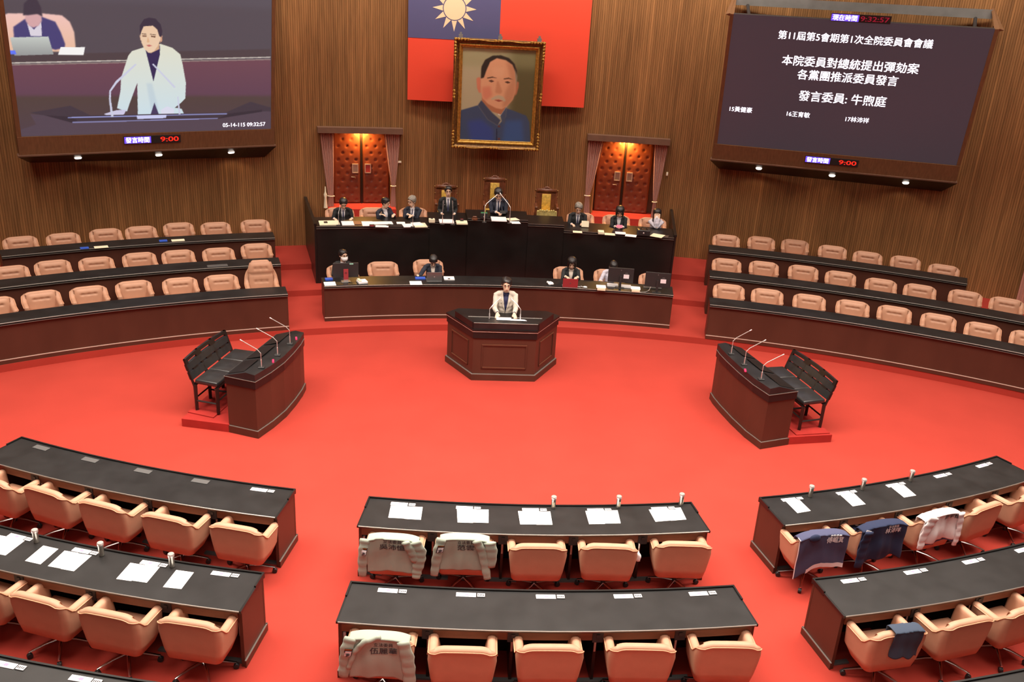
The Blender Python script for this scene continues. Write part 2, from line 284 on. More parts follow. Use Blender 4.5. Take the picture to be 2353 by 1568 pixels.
# dais
A0,A1=-13.75,10.5
bm=NB(); arcbox(bm,'B',20.02,RW-.02,A0+.15,A1-.15,.3,.92,20); struct('floor_dais',bm,M['carpet'])
bm=NB(); arcbox(bm,'B',20.03,RW-.03,-6.2,2.95,.9,1.2,10); struct('floor_dais_centre',bm,M['carpet'])
for a0,a1 in ((-12.4,-8.0),(5.2,9.5)):
    bm=NB(); sweep(bm,'B',[(21.75,.9),(RW-.01,.9),(RW-.01,1.47),(22.45,1.47),(22.45,1.29),(22.1,1.29),(22.1,1.1),(21.75,1.1)],a0,a1,4); struct('floor_steps',bm,M['carpet'])
# slatted back wall: every slat is a raised batten, built as one wall
DOORS=((-12.05,-8.3),(5.3,9.35))
def slat_wall():
    V=[];F=[];T=[]; st=.1335; a=-56.
    while a<56:
        z0=0.
        mid=a+st/2
        for d0,d1 in DOORS:
            if d0-.02<mid<d1+.02: z0=3.42
        tone=.90+.20*rng.random()+.10*math.sin(mid*1.7)
        if rng.random()<.06: tone*=1.2
        k=len(V); pr=[(RW+.008,a),(RW,a+.02),(RW,a+st-.02),(RW+.008,a+st)]
        for z in (z0,11.): V+=[(*PP('B',R,q),z) for R,q in pr]
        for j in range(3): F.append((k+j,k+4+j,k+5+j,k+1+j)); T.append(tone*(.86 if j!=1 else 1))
        a+=st
    me=bpy.data.meshes.new('wall_back'); me.from_pydata(V,[],F)
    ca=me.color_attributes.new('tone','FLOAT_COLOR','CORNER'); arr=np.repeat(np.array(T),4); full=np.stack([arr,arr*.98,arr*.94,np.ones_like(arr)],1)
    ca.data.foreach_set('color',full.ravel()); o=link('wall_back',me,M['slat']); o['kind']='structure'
slat_wall()
bm=NB()
for i in range(60):
    a,b=56+248*i/60,56+248*(i+1)/60
    v=[bm.verts.new((*PP('B',RW,q),z)) for q,z in ((a,0),(b,0),(b,11),(a,11))]; bm.faces.new(v)
struct('wall_rear',bm,M['trimwood'])
bm=NB(); v=[bm.verts.new((.5+RW*math.cos(2*PI*k/48),.7+RW*math.sin(2*PI*k/48),11)) for k in range(48)]; bm.faces.new(list(reversed(v))); struct('ceiling',bm,M['plaster'])
for (x,y,z),(sx,sy),p,_ in LIGHTS:
    t=empty('ceiling_light',(x,y,10.55),0,None,None); t['kind']='structure'
    bm=NB(); box(bm,-sx/2,sx/2,-sy/2,sy/2,0,.44); obj('housing',bm,M['plaster'],t)
# doors ------------------------------------------------------------------
def polar_panel(bm,R,a0,a1,z0,z1,th=.05,n=2): arcbox(bm,'B',R,R+th,a0,a1,z0,z1,n)
def door(idx,d0,d1,zb,zt,hang):
    root=empty('door_%d'%idx,kind='structure')
    bm=NB(); arcbox(bm,'B',RW,RW+.55,d0-.12,d0,zb-.02,zt+.15,1); arcbox(bm,'B',RW,RW+.55,d1,d1+.12,zb-.02,zt+.15,1); obj('door_jamb',bm,M['orangewood'],root)
    bm=NB(); arcbox(bm,'B',RW,RW+.55,d0-.12,d1+.12,zt+.1,zt+.16,3); obj('door_head',bm,M['orangewood'],root)
    bm=NB(); arcbox(bm,'B',RW-.02,RW+.55,d0-.12,d1+.12,zb-.06,zb,3); obj('threshold',bm,M['carpet'],root)
    bm=NB(); arcbox(bm,'B',RW+.5,RW+.56,d0-.2,d1+.2,zb-.4,zt+.2,3); obj('backing_panel',bm,M['trimwood'],root)
    if idx==1: l0,l1=-11.92,-8.35
    else: l0,l1=5.42,8.98
    mid=(l0+l1)/2; R=RW+.30
    for s,(a,b) in enumerate(((l0,mid-.06),(mid+.06,l1))):
        # padded leaf with a diamond of buttons
        nx,nz=26,70; W_=R*rad(b-a); H_=zt-zb+.08; btn=[]
        rows=11
        for r_ in range(rows):
            zc=(r_+.5)/rows*H_
            for q in ((1/6,.5,5/6) if r_%2==0 else (1/3,2/3)): btn.append((q*W_,zc))
        bt=np.array(btn); vs=[];fs=[]
        for j in range(nz+1):
            for i in range(nx+1):
                u,w_=i/nx*W_,j/nz*H_
                d=np.hypot(bt[:,0]-u,bt[:,1]-w_); dep=.045-.030*np.exp(-(d/.030)**2).max()
                e=min(u,W_-u,w_,H_-w_); dep*=min(1,e/.03+.15)
                x,y=PP('B',R-dep,a+(b-a)*i/nx); vs.append((x,y,zb+w_))
        for j in range(nz):
            for i in range(nx): k=j*(nx+1)+i; fs.append((k,k+nx+1,k+nx+2,k+1))
        me=bpy.data.meshes.new('door_leaf'); me.from_pydata(vs,[],fs); me.polygons.foreach_set('use_smooth',[True]*len(fs)); lf=link('door_leaf',me,M['doorleather'],root)
        bm=NB()
        for u,w_ in btn:
            x,y=PP('B',R-.012,a+(b-a)*u/W_); ball(bm,(x,y,zb+w_),.014,6)
        o=obj('door_button',bm,M['button'],lf,'all'); o['kind']='stuff'
        # small peep window in a pale metal frame
        aw=a+(b-a)*(.80 if s==0 else .20); zc=zb+(.93 if idx==1 else .98); x,y=PP('B',R-.06,aw); Mx=Matrix.Translation((x,y,zc))@Matrix.Rotation(-rad(aw),4,'Z')
        bm=NB(); 
        for sx in (-.07,.07): obox(bm,Mx@Matrix.Translation((sx,0,0)),.018,.03,.24)
        for sz in (-.11,.11): obox(bm,Mx@Matrix.Translation((0,0,sz)),.15,.03,.022)
        f_=obj('peep_frame',bm,M['silver'],lf)
        bm=NB(); obox(bm,Mx@Matrix.Translation((0,.004,0)),.13,.014,.2); obj('peep_glass',bm,M['redsticker'] if (idx==1 and s==1) else M['steel'],lf)
        if s==0:
            x,y=PP('B',R-.09,b-.35); bm=NB(); tube(bm,[(x-.1,y,zc-.22),(x,y-.02,zc-.22),(x,y,zc-.25)],.012,n=6); obj('door_handle',bm,M['steel'],lf)
    bm=NB(); arcbox(bm,'B',R-.05,R+.02,mid-.06,mid+.06,zb,zt+.08,1); obj('meeting_stile',bm,M['bwood'],root)
    bm=NB(); x,y=PP('B',RW+.17,(l0+l1)/2); lathe(bm,[(.07,zt+.075),(.07,zt+.1)],16,Matrix.Translation((x,y,0))); lm=obj('recess_lamp',bm,M['lamp'],root)
    l=bpy.data.lights.new('recess_bulb','AREA'); l.shape='DISK'; l.size=.16; l.energy=60; l.color=(1,.50,.10); o=bpy.data.objects.new('recess_bulb',l); C.objects.link(o); o.location=(x,y-.03,zt+.05); o.parent=root
    # pelmet
    p0,p1=((-12.95,-7.55),(4.55,9.95))[idx-1]; z0,z1=((3.37,3.51),(3.42,3.57))[idx-1]
    bm=NB(); arcbox(bm,'B',RW-.24,RW-.005,p0,p1,z0,z1,5)
    side=('left of the gilt portrait','right of the gilt portrait')[idx-1]
    tag(obj('pelmet',bm,M['trimwood']),'plain brown curtain pelmet over the padded door '+side,'pelmet','pelmets over the padded doors')
door(1,*DOORS[0],1.47,3.33,0); door(2,*DOORS[1],1.47,3.36,0)
# curtains tied to the sides of each door
def curtain(a_top0,a_top1,z_top,tie,z_bot,label):
    """tie: (z, a0, a1) narrowest place"""
    root=empty('curtain',label=label,cat='curtain',group='rose curtains beside the padded doors')
    nz,nu=36,46; vs=[];fs=[]; zt,ta0,ta1=tie; R=RW-.11
    for j in range(nz+1):
        z=z_top+(z_bot-z_top)*j/nz
        if z>zt:
            t=(z-zt)/(z_top-zt); k=t**.8
        else: t=(zt-z)/(zt-z_bot); k=.35*t
        for i in range(nu+1):
            u=i/nu; a=(ta0+(ta1-ta0)*u)*(1-k)+(a_top0+(a_top1-a_top0)*u)*k
            d=.035*math.sin(u*2*PI*7.5)*(.35+.65*k)+.01*math.sin(u*31+z*3)
            vs.append((*PP('B',R+d,a),z))
    for j in range(nz):
        for i in range(nu): k=j*(nu+1)+i; fs.append((k,k+1,k+nu+2,k+nu+1))
    me=bpy.data.meshes.new('curtain_cloth'); me.from_pydata(vs,[],fs); me.polygons.foreach_set('use_smooth',[True]*len(fs)); link('curtain_cloth',me,M['curtain'],root)
    bm=NB(); am=(ta0+ta1)/2; x,y=PP('B',R,am); w_=R*rad(abs(ta1-ta0))/2+.02
    pts=[(x+w_*math.cos(q),y+.05*math.sin(q),zt) for q in [2*PI*i/14 for i in range(15)]]; tube(bm,pts,.012,(0,0,1),6); obj('tie_cord',bm,M['cream'],root,True)
    return root
c1=curtain(-12.8,-11.9,3.37,(1.75,-12.35,-12.02),.93,'rose pleated curtain at the outer side of the left padded door, with tassel')
bm=NB(); x,y=PP('B',RW-.16,-12.55); tube(bm,[(x,y,2.0),(x,y,1.86),(x,y,1.8),(x,y,1.72),(x,y,1.45)],[.012,.02,.045,.03,.05],n=8); obj('tassel',bm,M['cream'],c1,True)
curtain(-8.75,-7.68,3.38,(2.02,-8.25,-8.02),.93,'rose pleated curtain at the portrait side of the left padded door')
curtain(4.62,5.65,3.43,(1.95,4.72,5.0),.93,'rose pleated curtain at the portrait side of the right padded door')
curtain(8.95,9.88,3.43,(1.9,9.28,9.5),.93,'rose pleated curtain at the outer side of the right padded door')
# switches on the wall
for (x,a,z,wd,ht,lab) in ((0,-7.72,2.63,.09,.055,'small white wall switch right of the left padded door'),(0,10.02,2.65,.05,.1,'small upright white wall switch right of the right padded door')):
    r_=empty('wall_switch',label=lab,cat='switch'); xx,yy=PP('B',RW-.012,a); Mx=Matrix.Translation((xx,yy,z))@Matrix.Rotation(-rad(a),4,'Z')
    bm=NB(); obox(bm,Mx,wd,.03,ht); bevel(bm,.004,1); obj('switch_plate',bm,M['cream'],r_)
    bm=NB(); obox(bm,Mx@Matrix.Translation((0,-.018,0)),wd*.5,.012,ht*.5); obj('rocker',bm,M['paper'],r_)
# far curtain edge at the right of the right bench
curt5=curtain(32.4,33.8,3.2,(1.6,32.35,33.1),.42,'rose curtain edge on the wall beyond the right benches, at frame edge')

# ---------------------------------------------------------------- benches of desks at the back
def bench(c,R0,depth,a0,a1,zf,zt,label,group,nose=True,kick=True,front_z=None,mats=('brown','black'),shoulder=None,nm='bench_desk'):
    root=empty(nm,label=label,cat='desk',group=group)
    fz=front_z if front_z is not None else zf
    da=lambda m,R: math.degrees(m/R)
    bm=NB(); arcbox(bm,c,R0+.05,R0+.09,a0+.05,a1-.05,fz,zt-.05); obj('front_panel',bm,M[mats[0]],root)
    bm=NB(); sweep(bm,c,[(R0,zt-.022),(R0+.004,zt),(R0+depth,zt),(R0+depth,zt-.022)],a0,a1); obj('desktop',bm,M['top'] if mats[1]=='black' else M[mats[1]],root)
    bm=NB(); arcbox(bm,c,R0+.012,R0+depth-.02,a0+.03,a1-.03,zt-.034,zt-.022); obj('shadow_groove',bm,M['blk'],root)
    bm=NB(); arcbox(bm,c,R0+.002,R0+depth-.01,a0,a1,zt-.052,zt-.034); obj('lower_nosing',bm,M[mats[1]],root)
    bm=NB(); sweep(bm,c,[(R0-.004,zt-.012),(R0-.004,zt-.004),(R0+.006,zt+.0015),(R0+.006,zt-.012)],a0,a1); obj('edge_highlight_strip',bm,M['edge'],root)  # highlight of the upper nosing edge, painted as a paler strip
    bm=NB(); sweep(bm,c,[(R0-.003,zt-.048),(R0-.003,zt-.040),(R0+.004,zt-.040),(R0+.004,zt-.048)],a0,a1); obj('edge_highlight_strip',bm,M['edge'],root)  # painted highlight on the lower nosing
    for a,s in ((a0,1),(a1,-1)):
        w_=da(.04,R0)
        bm=NB(); arcbox(bm,c,R0+.06,R0+depth-.03,min(a,a+s*w_),max(a,a+s*w_),zf,zt-.052,1); obj('end_panel',bm,M[mats[0]],root)
    if kick:
        bm=NB(); arcbox(bm,c,R0+.03,R0+.05,a0,a1,fz,fz+.075); obj('plinth',bm,M[mats[0]],root)
        bm=NB(); arcbox(bm,c,R0+.028,R0+.05,a0,a1,fz+.075,fz+.085); obj('plinth_strip',bm,M['line'],root)
    return root
G='curved front-panelled desks of the back rows'
bench('B',17.36,.52,-50,-16.45,.14,.93,'front desk of the three curved back rows left of the rostrum',G)
bench('B',19.03,.55,-50,-16.35,.14,1.07,'middle desk of the three curved back rows left of the rostrum',G,front_z=.14,kick=False)
bench('B',20.75,.55,-31.85,-16.24,.28,1.21,'rearmost desk of the three curved back rows left of the rostrum',G,front_z=.28,kick=False)
bench('B',17.34,.52,12.95,50,.14,.93,'front desk of the three curved back rows right of the rostrum',G)
bench('B',19.0,.55,13.05,50,.14,1.07,'middle desk of the three curved back rows right of the rostrum',G,front_z=.14,kick=False)
bench('B',20.85,.55,13.1,29.3,.28,1.21,'rearmost desk of the three curved back rows right of the rostrum',G,front_z=.28,kick=False)
bench('B',17.74,.64,-13.93,10.45,.14,.93,'long curved clerks desk below the black rostrum',None,nm='clerks_desk')
# rostrum -----------------------------------------------------------------
def rostrum(a0,a1,zt,label,dR=0,name='rostrum_desk',depth=.9):
    root=empty(name,label=label,cat='desk',group='black desks of the stepped rostrum'); R0=19.96-dR
    bm=NB(); arcbox(bm,'B',R0+.04,R0+.10,a0+.04,a1-.04,.14,zt-.05,8); obj('front_panel',bm,M['rost'],root)
    bm=NB(); arcbox(bm,'B',R0,R0+depth,a0,a1,zt-.026,zt,8); obj('desktop',bm,M['black'],root)
    bm=NB(); arcbox(bm,'B',R0+.004,R0+depth-.01,a0,a1,zt-.066,zt-.036,8); obj('lower_nosing',bm,M['black'],root)
    bm=NB(); arcbox(bm,'B',R0-.004,R0+.006,a0,a1,zt-.014,zt-.002,8); obj('edge_highlight_strip',bm,M['edge'],root)  # paler strips paint the light caught by the two nosing edges
    bm=NB(); arcbox(bm,'B',R0-.002,R0+.006,a0,a1,zt-.060,zt-.050,8); obj('edge_highlight_strip',bm,M['edge'],root)
    bm=NB(); arcbox(bm,'B',R0+.012,R0+.1,a0,a1,zt-.05,zt-.026,8); obj('shadow_groove',bm,M['blk'],root)
    for a,s in ((a0,1),(a1,-1)):
        w_=math.degrees(.05/R0); bm=NB(); arcbox(bm,'B',R0+.05,R0+depth-.05,min(a,a+s*w_),max(a,a+s*w_),.14,zt-.066,1); obj('end_panel',bm,M['rost'],root)
    return root
rostrum(A0,-6.26,1.66,'low black wing of the rostrum left of centre, three men behind')
rostrum(-6.26,-3.69,1.79,'raised black rostrum desk left of the centre one, under the seated man in dark tie',.02)
rostrum(-3.69,.45,1.88,'highest black centre desk of the rostrum, presiding seat',.04)
rostrum(.45,2.95,1.79,'raised black rostrum desk right of the centre one, empty gilt throne behind',.02)
rostrum(2.95,A1,1.66,'low black wing of the rostrum right of centre, two women and a man behind')
for a,lab in ((A0-.12,'dark parapet wall closing the left side of the rostrum'),(A1+.02,'dark parapet wall closing the right side of the rostrum')):
    r_=empty('side_parapet',label=lab,cat='parapet')
    bm=NB(); arcbox(bm,'B',20.0,RW-.02,a,a+.12,.14,1.68,1); obj('parapet_panel',bm,M['rost'],r_)
    bm=NB(); arcbox(bm,'B',19.98,RW-.02,a-.03,a+.15,1.68,1.72,1); obj('parapet_cap',bm,M['black'],r_)
# ---------------------------------------------------------------- foreground desks
def seat_desk(R0,a0,a1,divs,label,row):
    """divs: angles of the dividers between seats; the sitters are on the large-R side"""
    c='F'; root=empty('seat_desk',label=label,cat='desk',group='curved black-topped desks of the seating blocks')
    R1=R0+.66; zt=.76; dg=lambda m,R=R0: math.degrees(m/R)
    bm=NB(); sweep(bm,c,[(R0+.022,zt-.024),(R0+.022,zt),(R1-.006,zt),(R1,zt-.006),(R1,zt-.024)],a0+dg(.02),a1-dg(.02)); obj('desktop',bm,M['top'],root)
    bm=NB(); sweep(bm,c,[(R1-.004,zt-.014),(R1+.003,zt-.014),(R1+.003,zt-.003),(R1-.004,zt+.0012)],a0+dg(.02),a1-dg(.02)); obj('edge_highlight_strip',bm,M['edge'],root)
    bm=NB(); arcbox(bm,c,R0,R0+.022,a0,a1,zt-.05,zt+.018); obj('front_rim',bm,M['black'],root)
    for a in (a0,a1-dg(.02)):
        bm=NB(); arcbox(bm,c,R0+.02,R0+.25,a,a+dg(.02),zt-.04,zt+.018,1); o=obj('side_rim',bm,M['black'],root)
        bm=NB(); arcbox(bm,c,R0+.25,R1-.004,a,a+dg(.02),zt-.03,zt-.001,1); obj('side_edge',bm,M['black'],root)
    bm=NB(); arcbox(bm,c,R0+.02,R0+.05,a0+dg(.01),a1-dg(.01),0.,zt-.04); obj('front_panel',bm,M['brown'],root)
    bm=NB(); arcbox(bm,c,R0,R0+.02,a0,a1,0.,.085); obj('plinth',bm,M['brown'],root)
    bm=NB(); arcbox(bm,c,R0-.002,R0+.02,a0,a1,.085,.094); obj('plinth_strip',bm,M['edge'],root)
    for a,s in ((a0,1),(a1,-1)):
        lo,hi=sorted((a+s*dg(.012),a+s*dg(.05)))
        bm=NB(); arcbox(bm,c,R0+.02,R1-.05,lo,hi,0,zt-.03,1); e=obj('end_panel',bm,M['brown'],root)
        lo,hi=sorted((a-s*dg(.004),a+s*dg(.012)))
        bm=NB(); arcbox(bm,c,R0,R1-.04,lo,hi,0,.085,1); obj('end_plinth',bm,M['brown'],e)
        bm=NB(); arcbox(bm,c,R0,R1-.04,lo,hi,.085,.094,1); obj('end_strip',bm,M['edge'],e)
        lo,hi=sorted((a+s*dg(.05),a+s*dg(.075)))
        bm=NB(); arcbox(bm,c,R1-.13,R1-.10,lo,hi,.36,.55,1); obj('label_strip',bm,M['greyplate' if row==9 else 'plate'],e)
        lo,hi=sorted((a+s*dg(.05),a+s*dg(.27)))
        bm=NB(); arcbox(bm,c,R1-.15,R1-.09,lo,hi,0,.022,1); obj('foot_plate',bm,M['greyplate'],e)
    edges=[a0+dg(.05)]+list(divs)+[a1-dg(.05)]
    for i in range(len(edges)-1):
        l=edges[i]+(dg(.05) if i>0 else 0); h=edges[i+1]-(dg(.05) if i<len(edges)-2 else 0)
        bm=NB(); arcbox(bm,c,R1-.05,R1-.03,l,h,.62,zt-.024,3); obj('drawer_front',bm,M['brown2'],root)
    for a in divs:
        bm=NB(); arcbox(bm,c,R1-.14,R1-.02,a-dg(.055),a+dg(.055),.60,zt-.024,1); d=obj('divider_box',bm,M['blk'],root)
        bm=NB(); arcbox(bm,c,R1-.02,R1-.012,a-dg(.018),a+dg(.018),.66,.70,1); obj('socket',bm,M['rubber'],d)
        bm=NB(); arcbox(bm,c,R0+.05,R1-.12,a-dg(.015),a+dg(.015),0,.62,1); p=obj('divider_panel',bm,M['bwood'],root)
        bm=NB(); arcbox(bm,c,R1-.12,R1-.115,a-dg(.01),a+dg(.01),.40,.56,1); obj('label_strip',bm,M['line'],p)
        bm=NB(); arcbox(bm,c,R1-.15,R1-.09,a-dg(.19),a+dg(.19),0,.022,1); obj('foot_plate',bm,M['greyplate'],p)
    bm=NB(); arcbox(bm,c,R0+.05,R0+.07,a0+dg(.05),a1-dg(.05),.0,.70); obj('inner_lining',bm,M['bwood'],root)
    return root
def mids(l): return [(l[i]+l[i+1])/2 for i in range(len(l)-1)]
PL={'L1':[-23.,-20.22,-17.43,-14.6,-11.65],'M1':[-5.44,-2.63,.22,3.06,5.93],'R1':[12.16,15.06,17.91,20.91,23.87],
 'L2':[-21.1,-18.49,-15.84,-13.23,-10.66],'M2':[-4.95,-2.34,.33,2.97,5.6],'R2':[11.33,13.96,16.62,19.25,21.9],
 'L3':[-19.2,-16.8,-14.39,-12.22,-9.9],'R3':[10.2,12.6,15.,17.4,19.8]}
EX={'L1':(-24.6,-10.33),'M1':(-7.06,7.33),'R1':(10.62,25.3),'L2':(-22.5,-9.45),'M2':(-6.47,6.82),'R2':(9.82,23.2),'L3':(-20.6,-8.7),'R3':(9.1,21.2)}
BN={'L':'left','M':'centre','R':'right'}; RN={'1':'front','2':'second','3':'third'}
R_ROW={'1':16.71,'2':18.45,'3':20.2}
for k in PL:
    off=(-.28 if k[1]=='1' else -.2)
    d=mids(PL[k]); lab={'L1':'empty curved desk of the left block nearest the podium, grey covers on it','M1':'curved desk of the centre block with five sheets and three tumblers','R1':'curved desk of the right block with three single sheets and three tumblers','L2':'second curved desk of the left block, papers and three tumblers on it','M2':'bare curved desk at the bottom of the centre block','R2':'second curved desk of the right block, nameplates only','L3':'desk corner cut off at the bottom left of the photo','R3':'desk corner cut off at the bottom right of the photo'}[k]
    seat_desk(R_ROW[k[1]],EX[k][0],EX[k][1],d,lab,0)

# ---------------------------------------------------------------- armchair
def u_shell(zs,hwf,ybf,yff,Hf,name,N=44):
    pass
def make_chair(tall=False):
    root=empty('armchair'); rc=.065; N=18
    zb=.312; T=.095
    def dims(z):
        t=min(1,max(0,(z-zb)/(.67-zb))); t2=max(0,(z-.67)/.16)
        hw=.297+.048*t**.8-.020*t2; yb=-.285-.042*t**.6-.016*t2; yf=-.03+.125*min(1,t/.2)**.7
        return hw,yb,yf
    # stations along the U: parameter list of (kind, value)
    st=[]
    for i in range(9): st.append(('R',i/8.))          # right side front->back
    for i in range(1,7): st.append(('CR',i/7.))
    for i in range(21): st.append(('B',-1+i/10.))      # back, right(+1) to left(-1)
    for i in range(1,7): st.append(('CL',i/7.))
    for i in range(9): st.append(('L',1-i/8.))
    def pos(s,z):
        hw,yb,yf=dims(z); k,v=s
        if k=='R': return Vector((hw,yf+(yb+rc-yf)*v,z)),Vector((-1,0,0))
        if k=='L': return Vector((-hw,yf+(yb+rc-yf)*v,z)),Vector((1,0,0))
        if k=='CR':
            a=v*PI/2; return Vector((hw-rc+rc*math.cos(a),yb+rc-rc*math.sin(a),z)),Vector((-math.cos(a),math.sin(a),0))
        if k=='CL':
            a=(1-v)*PI/2; return Vector((-(hw-rc+rc*math.cos(a)),yb+rc-rc*math.sin(a),z)),Vector((math.cos(a),math.sin(a),0))
        x=-v*(hw-rc); return Vector((x,yb,z)),Vector((0,1,0))
    Hb=1.15 if tall else .832
    def H(s):
        k,v=s
        if k in 'RL':
            y=.095+(-.262-.095)*v; t=min(1,max(0,(-.185-y)/.08)); return .668+.10*t**1.3
        if k=='CR': return .768+(.040 if not tall else Hb-.92)*v**.7
        if k=='CL': return .768+(.040 if not tall else Hb-.92)*(1-v)**.7
        q=abs(v); 
        t=min(1,max(0,(1-q)/.34)); t=1-(1-t)**2.2; b_=.808 if not tall else Hb-.152; return b_+(Hb-b_)*t-.004*q*q
    prof=[(0,0),(0,.25),(0,.55),(0,.80),(0,.93),(.0,1.)]
    rows=[]; pip=[]
    def section(s,shrink=1.,fwd=0.):
        h=H(s); out=[]
        for off,t in prof:
            z=zb+(h-.022-zb)*t; p,n=pos(s,z); out.append(p+n*off)
        p,n=pos(s,h-.022); 
        for off,dz in ((.006,.014),(.022,.026),(.048,.031),(.074,.024),(.090,.006),(T,-.03)):
            q=pos(s,h-.022)[0]; out.append(Vector((q.x,q.y,h-.022+dz))+n*off)
        p2,n2=pos(s,max(.42,h-.2)); out.append(p2+n2*(T+.01)); p2,n2=pos(s,.38); out.append(p2+n2*(T+.01)); p2,n2=pos(s,zb); out.append(p2+n2*(T*.6))
        return out,n,h
    bm=NB()
    def addrow(pts): rows.append([bm.verts.new(p) for p in pts])
    def tip(s,k):
        sec,n,h=section(s); c=sum(sec,Vector())/len(sec); out=[]
        for p in sec:
            across=(p-c).dot(n); q=p-n*across*(1-k[0]); q.y+=k[1]; q.z=q.z-(0 if k[0]==1 else (q.z-.5)*.10*(1-k[0])); out.append(q)
        return out
    for k in ((.0,.048),(.5,.043),(.85,.025)): addrow(tip(st[0],k))
    for s in st: addrow(section(s)[0])
    for k in ((.85,.025),(.5,.043),(.0,.048)): addrow(tip(st[-1],k))
    m=len(rows[0])
    for i in range(len(rows)-1):
        for j in range(m): bm.faces.new((rows[i][j],rows[i+1][j],rows[i+1][(j+1)%m],rows[i][(j+1)%m]))
    bmesh.ops.remove_doubles(bm,verts=bm.verts[:],dist=.0005); bmesh.ops.recalc_face_normals(bm,faces=bm.faces[:])
    obj('shell',bm,M['leather'],root,'all')
    # piping along the outer upper edge
    pts=[]
    for s in st:
        p,n=pos(s,H(s)-.022); pts.append(p-n*.004)
    bm=NB(); tube(bm,pts,.0055,(0,0,1),5); obj('piping',bm,M['piping'],root,'all')
    # under-pan and seat cushion
    bm=NB(); prism(bm,[(-.25,-.26),(.25,-.26),(.25,.04),(-.25,.04)],.335,.36); obj('seat_pan',bm,M['leather_d'],root)
    bm=NB(); box(bm,-.245,.245,-.24,.17,.345,.47); bmesh.ops.subdivide_edges(bm,edges=bm.edges[:],cuts=3,use_grid_fill=True); 
    for v in bm.verts:
        if v.co.z>.46: v.co.z+=.025*(1-(v.co.x/.25)**2)*(1-((v.co.y+.035)/.22)**2)
    bevel(bm,.0,1) if False else None
    o=obj('seat_cushion',bm,M['leather_d'],root,'all'); md=o.modifiers.new('b','BEVEL'); md.width=.035; md.segments=3; md.limit_method='ANGLE'; md.angle_limit=rad(50)
    # padded inner back with a three-button tuft line
    nx,nz=26,22; vs=[];fs=[]; z0,z1=.44,Hb-.02
    for j in range(nz+1):
        for i in range(nx+1):
            u=-1+2*i/nx; w_=j/nz; z=z0+(z1-z0)*w_; hwz=.272-.05*max(0,(w_-.6)/.4)**2; x=u*hwz
            yb=dims(min(z,.83))[1]; y=yb+T-.012+.050*(1-u**6)*(1-abs(2*w_-1)**6)
            for bz in ([.700] if not tall else [.72,1.0]):
                d=math.exp(-((z-bz)/.016)**2)*(1 if abs(x)<.12 else math.exp(-((abs(x)-.12)/.03)**2)); y-=.022*d
                for bx in (-.12,0,.12): y-=.016*math.exp(-((x-bx)**2+(z-bz)**2)/.0006)
            if tall: y-=.03*math.exp(-((z-.87)/.02)**2)
            vs.append((x,y,z))
    for j in range(nz):
        for i in range(nx): k=j*(nx+1)+i; fs.append((k,k+1,k+nx+2,k+nx+1))
    me=bpy.data.meshes.new('back_cushion'); me.from_pydata(vs,[],fs); me.polygons.foreach_set('use_smooth',[True]*len(fs)); link('back_cushion',me,M['leather'],root)
    # pedestal
    bm=NB(); tube(bm,[(0,-.06,.35),(0,-.06,.08)],[.035,.028],n=10); obj('gas_column',bm,M['blk'],root,True)
    base=empty('star_base'); base.parent=root
    for i in range(5):
        a=2*PI*i/5+.3; d=Vector((math.cos(a),math.sin(a),0)); o_=Vector((0,-.06,0))
        bm=NB(); tube(bm,[o_+d*.02+Vector((0,0,.125)),o_+d*.16+Vector((0,0,.115)),o_+d*.325+Vector((0,0,.078))],[(.020,.014),(.017,.012),(.013,.008)],(-d.y,d.x,0),8); b=obj('base_arm',bm,M['chrome'],base,True)
        bm=NB(); p=o_+d*.32; lathe(bm,[(.008,-.022),(.03,-.02),(.031,.0),(.03,.02),(.008,.022)],12,Matrix.Translation(p+Vector((0,0,.031)))@Matrix.Rotation(a,4,'Z')@Matrix.Rotation(PI/2,4,'X')); ball(bm,p+Vector((0,0,.052)),(.02,.02,.016),8); obj('caster',bm,M['rubber'],base,True)
    return root
chair0=make_chair(); regtree(chair0); tall0=make_chair(True); regtree(tall0)
used=[0,0]
def place_chair(mx,my,z,face,label,group,tall=False,off=-.342,cap='chair'):
    """(mx,my) is where the top of the backrest is; face = heading of +y"""
    src,i=(tall0,1) if tall else (chair0,0)
    r=src if not used[i] else copy_tree(src); used[i]=1
    if r is not src:
        pass
    k=(6.8-z-.832)/(6.8-z-(.87 if z==0 else .89)); mx=-1.047+(mx+1.047)*k; my=.075+(my-.075)*k
    d=Vector((-math.sin(face),math.cos(face),0))
    r.location=(mx-d.x*off,my-d.y*off,z); r.rotation_euler=(0,0,face)
    r['label']=label; r['category']='armchair'; r['group']=group
    return r
ORD=['first','second','third','fourth','fifth','sixth','seventh','eighth']
FC={'L1':[[-6.76,9.97],[-6.02,9.75],[-5.23,9.46],[-4.39,9.2],[-3.53,9.01]],'L2':[[-5.97,7.93],[-5.21,7.68],[-4.42,7.45],[-3.59,7.33]],
'M1':[[-1.67,8.8],[-.84,8.82],[.03,8.72],[.87,8.74],[1.78,8.81]],'M2':[[-1.68,7.1],[-.86,6.96],[.01,7.],[.94,7.02],[1.83,7.06]],
'R1':[[3.57,9.03],[4.44,9.27],[5.32,9.54],[6.1,9.79],[6.98,10.15]],'R2':[[3.71,7.27],[4.57,7.46],[5.37,7.68]]}
TW={'L1':[-2,-4,-3,-3,-3],'L2':[-2,-3,-2,-1],'M1':[1,1,0,-5,-7],'M2':[1,1,0,-4,-6],'R1':[-2,0,2,6,4],'R2':[0,2,3]}
CHP={}
